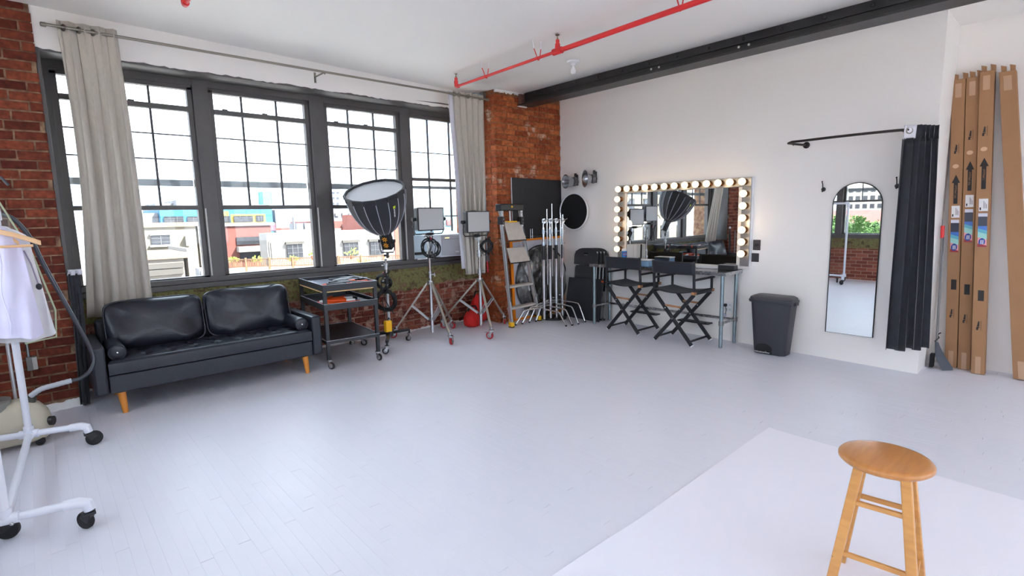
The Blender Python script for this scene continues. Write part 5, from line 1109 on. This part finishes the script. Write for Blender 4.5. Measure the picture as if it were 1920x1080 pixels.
# ---- tall cardboard boxes leaning on the alcove wall
def tall_box(label,b0,b1,t0,t1,xb,xt,ztop,dep,marks,seed):
    """b0,b1 / t0,t1 = y-range at floor / top; xb,xt = front face x at floor / top"""
    zb=fz(.6)+.002; t=thing('cardboard_box',label,'box',(xb,(b0+b1)/2,zb),0,'tall cardboard cartons')
    def at_(y01,zf,dx=0):      # point on the front face: y01 across (0=window side), zf up
        x=xb+(xt-xb)*zf; y=(b0+(t0-b0)*zf)*(1-y01)+(b1+(t1-b1)*zf)*y01; return V((x-dx,y,zb+(ztop-zb)*zf))
    obj('carton', MB(True).hexa([at_(0,0),at_(1,0),at_(1,0,-dep),at_(0,0,-dep),at_(0,1),at_(1,1),at_(1,1,-dep),at_(0,1,-dep)]), CARD, t, bevel=.003)
    def patch(nm,m,y0,y1,z0,z1,d=.0012,sk=0):
        f=lambda z:(z-zb)/(ztop-zb)
        p=[at_(y0,f(z0-sk),0),at_(y1,f(z0),0),at_(y1,f(z1),0),at_(y0,f(z1-sk),0)]
        mb=MB(True); mb.hexa([v+V((-d,0,0)) for v in p]+[v+V((.001,0,0)) for v in p]); return obj(nm,mb,m,t,smooth=0)
    patch('packing_tape',TAPE,.25,.72,ztop-.17,ztop-.04); patch('packing_tape',TAPE,.3,.7,zb+.005,zb+.17)
    q=random.Random(seed)
    for k in range(2):
        y=.1+.55*k+q.uniform(0,.2); a=at_(y,1); obj('torn_flap', MB(True).hexa([a+V((.01,0,-.01)),a+V((.01,-.035,-.01)),a+V((.016,-.035,-.01)),a+V((.016,0,-.01)),a+V((.02,.01,.06)),a+V((.02,-.03,.045)),a+V((.026,-.03,.045)),a+V((.026,.01,.06))]), CARD, t)
    if marks:
        z=marks
        patch('arrow_print',INK,.34,.66,z[0],z[1]-.05)
        f=lambda zz:(zz-zb)/(ztop-zb); tri=[at_(.18,f(z[1]-.06)),at_(.82,f(z[1]-.06)),at_(.5,f(z[1]+.02))]
        obj('arrow_print', MB(True).add([v+V((-.0012,0,0)) for v in tri],[(0,1,2)]), INK, t)
        c=at_(.5,f((z[0]+z[1])/2-.03)); text('lettering','STORE UPRIGHT',.0215,CARD,t,tuple(c+V((-.0018,0,0))-V((xb,(b0+b1)/2,zb))),(0,0,1),(0,1,0),.0004)
        c=at_(.45,f(z[1]+.10)); n=(at_(.5,.6)-at_(.5,.4)).cross(at_(1,.5)-at_(0,.5)).normalized()
        obj('hand_hole', MB(True).prism([(.024*math.cos(a),.020*math.sin(a)) for a in [2*PI*i/18 for i in range(18)]],tuple(c+V((-.001,0,0))),(0,1,0),(0,0,1),(-.0006,0,0)), mat('hole_disc',(206,168,140),.8), t)
        patch('shipping_label',mat('label_paper',(226,224,226),.6),.22,.86,z[2]-.115,z[2])
        for k in range(3): patch('label_print',INK,.55+.09*k,.58+.09*k,z[2]-.09,z[2]-.02-.015*k,.002)
        patch('label_logo',INK,.28,.38,z[2]-.105,z[2]-.08,.002)
        y0,y1=.2,.84; zt_=z[2]-.135; hh=.315
        pic=[('print_band',(206,206,220),0,.06),('print_band',(44,46,64),.06,.34),('print_band',(60,110,190),.34,.48),('print_band',(88,170,190),.48,.58),('print_band',(150,204,196),.58,.74),('print_band',(226,150,160),.74,.92),('print_band',(150,20,40),.92,1.0)]
        for k,(nm,c_,a,b) in enumerate(pic): patch(nm,mat('box_print_%d'%k,c_,.35),y0,y1,zt_-hh*b-(.0 if k==6 else .012),zt_-hh*a,.0014+.0002*(6-k),-.022 if 1<k<6 else 0)
        cc=at_(.5,f(zt_-hh*.85)); obj('round_badge', MB(True).prism([(.024*math.cos(a),.036*math.sin(a)) for a in [2*PI*i/20 for i in range(20)]],tuple(cc+V((-.002,0,0))),(0,1,0),(0,0,1),(-.0006,0,0)), mat('badge_blue',(30,60,140),.4), t)
        for k in range(3): obj('badge_print', MB(True).box(tuple(cc+V((-.0034,-.012+.009*k,-.02))),tuple(cc+V((-.0026,-.008+.009*k,.018)))), WHITEP, t)
        patch('black_print',INK,.35,.78,z[3]-.10,z[3]); 
        for zz in (z[1]+.27,z[3]-.33):
            for k in range(4): patch('icon_print',INK,.32+.03*k,.52,zz+.014*k-.03,zz+.014*k-.02+.004*k,.0012)
            patch('icon_print',INK,.30,.44,zz-.05,zz-.028); patch('icon_print',INK,.62,.645,zz-.05,zz+.04)
    return t
tall_box('tall brown carton with an up arrow, leftmost of the row in the alcove',.886,.792,1.035,.935,6.672,6.73,2.80,.075,(1.62,1.88,1.60,.88),1)
tall_box('tall brown carton with an up arrow, second from the left in the alcove',.785,.690,.93,.835,6.668,6.725,2.80,.085,(1.74,2.0,1.70,.84),2)
tall_box('tall brown carton with an up arrow, nearest of the three standing together',.672,.573,.835,.73,6.570,6.705,2.83,.10,(1.75,2.02,1.66,.80),3)
tall_box('tall plain brown carton leaning separately at the right edge',.378,.255,.70,.585,6.61,6.705,2.80,.10,None,4)

# ---- paper on the floor and the stool
PAPER=mat('backdrop_paper',(236,234,244),.6,bump=.05,bscale=3)
bp_=thing('backdrop_paper','sheet of white backdrop paper lying on the floor under the stool','paper',(2.7,.4,0))
def pf(u,v):
    x=1.05+2.82*u; y=1.475-2.75*v
    z=fz(y)+.0032+.003*(1+math.sin(x*5.2+y*3.1)*math.sin(x*2.3-y*4.7))*(1 if .02<u<.98 and v>.02 else .15)+.012*max(0,1-v/.012)*abs(math.sin(u*7.7))*.5
    return (x,y+.006*math.sin(9*u),z)
obj('sheet', MB(True).grid(pf,70,66), PAPER, bp_)
sl=thing('wooden_stool','round-seated wooden bar stool standing on the backdrop paper','stool',(2.46,.485,fz(.485)+.005))
obj('seat', MB().lathe([(.001,.573),(.13,.573),(.152,.577),(.1625,.587),(.1625,.597),(.156,.605),(.14,.608),(.001,.608)],n=56), OAKS, sl, smooth=50)
offs=[V((.129,.161,0)),V((-.161,.129,0)),V((-.129,-.161,0)),V((.161,-.129,0))]
def legp(k,z): a=offs[k]*(1-.48*(z/.575)); return V((a.x,a.y,z))
for k in range(4): obj('leg', MB().bar(legp(k,0),legp(k,.575),.036,.036,tuple(offs[k].normalized()+offs[(k+1)%4].normalized())), OAK, sl, bevel=.004)
for k,hs in enumerate(((.14,.33),(.20,.42),(.14,.33),(.36,.49))):
    for z in hs:
        a=legp(k,z); b=legp((k+1)%4,z); obj('rung', MB().bar(a,b,.020,.016,(0,0,1)), OAK, sl, bevel=.003)
for k in range(4): p=legp(k,.18)+(offs[k].normalized())*.0185; obj('screw_plug', MB().sphere(tuple(p),.006,8,5), mat('plug_dark',(120,78,40),.5), sl)
# ================================================================== CLOTHES RACK, STEAMER (left edge)
rk=thing('clothes_rack','white pipe clothes rack on black casters at the left edge','clothes rack',(-.19,4.09,fz(4.09)))
TB,TF=V((-.147,4.735,.205)),V((-.235,3.441,.19)); EB,EF=V((.13,4.648,.205)),V((.048,3.379,.19))
ZR=1.70; R1=.0205
def pipe(nm,pts,r=R1): return obj(nm, MB(True).tube(pts,r,14), PVC, rk)
pipe('post',[TB,(TB.x,TB.y,ZR)]); pipe('post',[TF,(TF.x,TF.y,ZR)])
pipe('base_pipe',[TB,TF]); 
for T_,E_ in ((TB,EB),(TF,EF)):
    O_=T_-(E_-T_); pipe('cross_pipe',[O_,E_])
    for P_ in (E_,O_):
        d=(P_-T_).normalized(); obj('elbow', MB(True).tube([P_-d*.07,P_-d*.01,P_+d*.022+V((0,0,-.012)),P_+d*.03+V((0,0,-.05))],[.027,.0275,.0275,.026],14), PVC, rk)
    obj('tee', MB(True).tube([T_-(E_-T_).normalized()*.05,T_+(E_-T_).normalized()*.05],.028,14).tube([T_,T_+V((0,0,.055))],.028,14).tube([T_,T_+(TF-TB if T_ is TB else TB-TF).normalized()*.055],.028,14), PVC, rk)
pipe('top_rail',[(TB.x,TB.y,ZR),(TF.x,TF.y,ZR)]); 
for T_ in (TB,TF):
    d=(TF-TB if T_ is TB else TB-TF).normalized(); c=V((T_.x,T_.y,ZR)); obj('corner_elbow', MB(True).tube([c+V((0,0,-.06)),c+V((0,0,-.005)),c+d*.012+V((0,0,.008)),c+d*.06],.028,14), PVC, rk)
obj('bolt', MB(True).sphere((TF.x+.02,TF.y-.028,TF.z-.02),.009,10,6), STEEL, rk)
def rcast(x,y,yaw,r=.05):
    z0=fz(y); c=obj('caster', MB(True).box((x-.026,y-.026,z0+.082),(x+.026,y+.026,z0+.098)).bar((x,y,z0+.095),(x+math.cos(yaw)*.03,y+math.sin(yaw)*.03,z0+r),.03,.05).cyl((x,y,z0+.09),(x,y,z0+.108),.02,n=10), BLACKP, rk, bevel=.003)
    cx,cy=x+math.cos(yaw)*.03,y+math.sin(yaw)*.03; nx,ny=-math.sin(yaw),math.cos(yaw)
    obj('wheel', MB(True).lathe([(.012,-.014),(r*.9,-.014),(r,-.008),(r,.008),(r*.9,.014),(.012,.014)],(cx,cy,z0+r),(nx,ny,0),24), RUBBER, c)
rcast(.155,4.645,.1); rcast(.074,3.375,2.2,.046); rcast(-.27,3.57,-.3,.05); rcast(-.44,4.83,.4); rcast(-.54,3.51,.4)
# bare hangers, clothes on hangers
HW=mat('hanger_wood',(226,184,140),.45,var=.4,vscale=10,vrgb=(206,158,112),stretch=(1,8,1))
def railx(y): return TB.x+(TF.x-TB.x)*(y-TB.y)/(TF.y-TB.y)
def hanger(label,y,rz,bar=True,w_=.225):
    t=thing('coat_hanger',label,'hanger',(railx(y),y,ZR),rz,'wooden coat hangers')
    pts=[(s*w_*k,0,-.115-.085*k**1.4) for s,k in ((-1,1),(-1,.75),(-1,.5),(-1,.2),(1,0),(1,.2),(1,.5),(1,.75),(1,1))]
    obj('shoulder', MB().loft([[(x,-.008,z-.016+(.004*abs(x)/w_)),(x,.008,z-.016),(x,.010,z),(x,.006,z+.012),(x,-.006,z+.012),(x,-.010,z)] for x,_,z in pts]), HW, t)
    if bar: obj('trouser_bar', MB().tube([(-w_*.86,0,-.215),(w_*.86,0,-.215)],.008,8), HW, t)
    obj('hook', MB().tube([(0,0,-.11),(0,0,-.05)]+[(.028*math.sin(a)+.0,0,-.0+.028*math.cos(a)) for a in [PI*1.0-.35-i*.42 for i in range(9)]],.003,6), CHROME, t)
hanger('bare wooden coat hanger nearest the room on the white rack',4.20,.10); hanger('bare wooden coat hanger just behind the nearest one',4.26,.02,False)
def garment(label,y,w0,w1,zb,col,seed,rz=0,cord=False):
    t=thing('hanging_garment',label,'garment',(railx(y),y,ZR),rz,'white clothes on the rack')
    m_=mat('garment_%d'%seed,col,.85,var=.15,vscale=6,bump=.2,bscale=8)
    def fn(u,v):
        a=2*PI*u; sh=min(1,v/.10); w_=(.06+(w0-.06)*sh**.6)*(1-v)+w1*v if v<.10 else w0+(w1-w0)*(v-.1)/.9
        if v<.10: w_=.05+(w0-.05)*(v/.10)**.7
        d=.018+.035*min(1,v*2)
        x=w_*math.copysign(abs(math.cos(a))**.7,math.cos(a)); yy=d*math.sin(a)*(1+.35*math.sin(5*a+seed))+.016*math.sin(x*60+seed+3*v)*min(1,v*3)
        return (x,yy,-.105-(ZR-.105-zb)*v+.014*math.sin(3*a+seed)*(v>.97)-.0*v)
    obj('cloth', MB().grid(fn,72,36), m_, t, smooth=70)
    obj('collar', MB().torus((0,0,-.12),(0,.2,1),.06,.014,20,8), m_, t)
    obj('placket', MB().tube([(.02+.01*math.sin(k),-.075,-.2-.06*k) for k in range(10)],.004,6), m_, t)
    if cord:
        obj('drawstring', MB().tube([(.13,-.03,-.25),(.155,-.07,-.33),(.175,-.07,-.46)],.004,6), mat('grey_cord',(150,138,160),.7), t); obj('toggle', MB().sphere((.177,-.07,-.475),.016,10,7,(1,1,1.3)), BLACKP, t)
garment('white long coat nearest the room on the rack',4.36,.125,.175,.93,(226,222,246),1,.05)
garment('off-white garment with a dark toggle cord behind the white coat',4.47,.155,.225,.90,(222,220,222),2,-.04,True)
garment('white garment farthest back on the rack',4.60,.15,.20,.98,(232,230,240),3,.08)
for y,l in ((4.36,'wooden hanger inside the white long coat'),(4.47,'wooden hanger inside the off-white garment'),(4.60,'wooden hanger inside the farthest garment')): hanger(l,y,.0,False,.12)
gc=thing('garment_cover','clear plastic garment cover with pale edge hanging behind the coats','garment cover',(-.1,4.66,1.7))
gp=[(-.33,4.70,1.86),(-.165,4.70,1.88),(.0,4.70,1.42),(.075,4.70,1.03),(.06,4.69,.85),(-.10,4.69,.83),(-.33,4.70,.83)]
obj('film', MB(True).prism([(p[0],p[2]) for p in gp],(0,4.70,0),(1,0,0),(0,0,1),(0,.002,0)), mat('clear_film',(220,226,220),.1,alpha=.05), gc)
obj('edge', MB(True).tube(gp[1:6],.0055,6), mat('pale_edge',(176,182,150),.5), gc)
# garment steamer
sm=thing('garment_steamer','beige garment steamer base on the floor behind the rack','steamer',(-.25,5.02,fz(5.0)))
BG=mat('steamer_beige',(196,188,168),.4)
rings=[]
for z,hx,hy in ((.035,.20,.12),(.06,.228,.145),(.14,.232,.15),(.22,.215,.14),(.28,.175,.12),(.315,.12,.085),(.325,.05,.04)): rings.append(rr_ring(0,0,hx,hy,z,min(hx,hy)*.85))
obj('body', MB().loft(rings), BG, sm, smooth=60)
obj('water_tank', MB().loft([rr_ring(-.10,0,.13,.125,z,.10) for z in (.20,.30,.345)]), mat('tank_grey',(150,150,146),.15,alpha=.7), sm)
obj('tank_cap', MB().cyl((-.12,0,.345),(-.12,0,.375),.07,n=18), BLACKP, sm)
obj('hose_port', MB().cyl((.115,-.02,.29),(.135,-.025,.335),.038,.032,16), mat('port_dark',(70,68,62),.5), sm)
obj('dial', MB().cyl((.205,-.07,.15),(.235,-.085,.15),.033,n=16), BLACKP, sm)
for (x,y) in ((.15,-.10),(.18,.06),(-.15,-.10),(-.15,.10)): obj('wheel', MB().cyl((x,y-.02,.028),(x,y+.02,.028),.028,n=14), RUBBER, sm)
hose=thing('steamer_hose','dark steamer hose looping from the steamer past the sofa arm','hose',(.1,5.0,.4))
P_=[V(p) for p in ((-.12,4.99,.40),(-.06,4.98,.44),(.02,4.97,.455),(.10,4.97,.465),(.165,4.98,.47),(.225,5.0,.51),(.258,5.02,.58),(.245,5.03,.68),(.205,5.03,.82),(.15,5.02,1.0),(.095,5.02,1.18),(.045,5.02,1.35),(.0,5.0,1.52),(-.08,4.98,1.66),(-.2,4.95,1.70))]
def smoothp(P,n=6):
    o=[]
    for i in range(len(P)-1):
        p0,p1,p2,p3=P[max(i-1,0)],P[i],P[i+1],P[min(i+2,len(P)-1)]
        for k in range(n):
            t=k/n; o.append(.5*((2*p1)+(p2-p0)*t+(2*p0-5*p1+4*p2-p3)*t*t+(3*p1-p0-3*p2+p3)*t**3))
    return o+[P[-1]]
S_=smoothp(P_); n1=20
obj('hose_sleeve', MB(True).tube(S_[:n1],[.0175+.0018*(i%2) for i in range(n1)],12), mat('sleeve_grey',(178,182,190),.4), hose)
obj('hose_tube', MB(True).tube(S_[n1-1:],.0145,12), mat('hose_dark',(58,60,68),.2), hose)
sp=thing('steamer_pole','slim silver steamer pole standing behind the rack','pole',(-.20,5.10,fz(5.1)))
obj('pole', MB(True).cyl((-.20,5.10,.3),(-.20,5.10,1.92),.011,n=12), ALU, sp); obj('hook_head', MB(True).tube([(-.20,5.10,1.9),(-.17,5.08,1.95),(-.10,5.05,1.93),(-.07,5.04,1.88)],.009,8), mat('steamer_dark',(60,62,70),.4), sp)
# box on the left pier
eb=thing('electrical_box','small grey electrical box on the left brick pier','electrical box',(-.10,5.715,.50))
obj('box', MB().box((-.03,-.05,-.055),(.03,0,.055)), mat('box_grey',(120,118,116),.5,.5), eb, bevel=.003); obj('cover', MB().box((.006,-.056,-.05),(.036,-.01,.05)), mat('cover_pale',(176,172,168),.5), eb, bevel=.003)
obj('conduit', MB().cyl((-.012,-.02,.055),(-.012,-.02,.62),.010,n=10), GALV, eb)

# ================================================================== CEILING THINGS
def sprinkler(label,p0,p1,yj,hangs,heads,z):
    t=thing('sprinkler_pipe',label,'pipe',(p0[0],p0[1],z))
    X=lambda y:p0[0]+(p1[0]-p0[0])*(y-p0[1])/(p1[1]-p0[1])
    obj('branch_pipe', MB(True).cyl((X(p0[1]),p0[1],z),(X(yj),yj,z),.015,n=14), RED, t)
    obj('main_pipe', MB(True).cyl((X(yj),yj,z),(X(p1[1]),p1[1],z),.0225,n=16), RED, t)
    for i,y in enumerate(heads):
        x=X(y)
        f=obj('fitting', (MB(True).tube([(x,y-.05,z),(x,y-.01,z),(x,y,z+.01),(x,y,z+.04)],.0225,14) if i==0 else MB(True).cyl((x,y-.055,z),(x,y+.055,z),.031,n=14).cyl((x,y,z),(x,y,z+.045),.026,n=14)), RED, t)
        obj('reducer', MB(True).lathe([(.018,.03),(.024,.037),(.024,.065),(.018,.07),(.018,.10),(.013,.104)],(x,y,z),(0,0,1),14), RED, f)
        obj('sprinkler_head', MB(True).lathe([(.009,.10),(.009,.115),(.005,.12),(.005,.14),(.021,.143),(.021,.147),(.001,.148)],(x,y,z),(0,0,1),14), mat('brass_head',(150,140,120),.35,.8), f)
    for y in hangs:
        x=X(y); h=MB(True).tube([(x-.05,y+.01,z+.085),(x-.02,y,z+.01),(x-.012,y,z-.014),(x,y,z-.022),(x+.012,y,z-.014),(x+.022,y,z+.01),(x+.028,y-.01,z+.085)],.0055,6)
        hg=obj('hanger_wire', h, RED, t); obj('hanger_end', MB(True).tube([(x-.05,y+.01,z+.083),(x-.062,y+.012,ZC)],.0058,6).tube([(x+.028,y-.01,z+.083),(x+.031,y-.012,ZC)],.0058,6), WHITEP, hg)
sprinkler('long red sprinkler pipe running across the ceiling',(3.985,5.31),(3.68,-3.3),3.61,(4.72,3.87,2.28),(5.31,3.60,.9),3.15)
sprinkler('red sprinkler pipe end peeking in at the top of the window wall',(1.0,4.53),(1.0,-3.3),2.8,(3.9,1.2),(4.53,2.2),3.15)
cl=thing('ceiling_bulb','bare white bulb in a round ceiling holder near the steel beam','lamp',(4.74,4.11,ZC))
obj('holder', MB().lathe([(.001,0),(.074,0),(.07,-.014),(.03,-.03),(.026,-.05),(.001,-.05)],n=24), WHITEP, cl); obj('bulb', MB().lathe([(.013,-.05),(.016,-.065),(.029,-.095),(.031,-.115),(.022,-.138),(.001,-.146)],n=20), mat('frosted_bulb',(236,236,238),.3), cl)
cd=thing('conduit','thin grey conduit with junction boxes on the side of the brick pier','conduit',(4.845,5.86,1.0))
obj('tube', MB(True).cyl((4.843,5.86,1.02),(4.843,5.86,3.23),.0105,n=12), GALV, cd)
obj('top_box', MB(True).box((4.80,5.81,3.20),(4.866,5.91,3.285)), mat('zinc_box',(140,142,144),.4,.7), cd, bevel=.004); obj('top_elbow', MB(True).tube([(4.80,5.86,3.26),(4.72,5.90,3.27),(4.66,5.93,3.26)],.014,10), GALV, cd)
obj('lower_box', MB(True).box((4.81,5.82,.94),(4.866,5.90,1.04)), mat('zinc_box',(0,0,0)), cd, bevel=.004)
ps2=thing('pink_strap','bright pink strap dangling from the junction box on the pier','strap',(4.80,5.80,.95))
obj('strap', MB(True).loft([[(4.79,5.80,.97),(4.805,5.80,.97),(4.805,5.803,.97),(4.79,5.803,.97)],[(4.785,5.79,.88),(4.803,5.79,.88),(4.803,5.793,.88),(4.785,5.793,.88)],[(4.788,5.79,.80),(4.803,5.79,.80),(4.803,5.793,.80),(4.788,5.793,.80)]]), mat('pink_web',(226,60,90),.6), ps2)
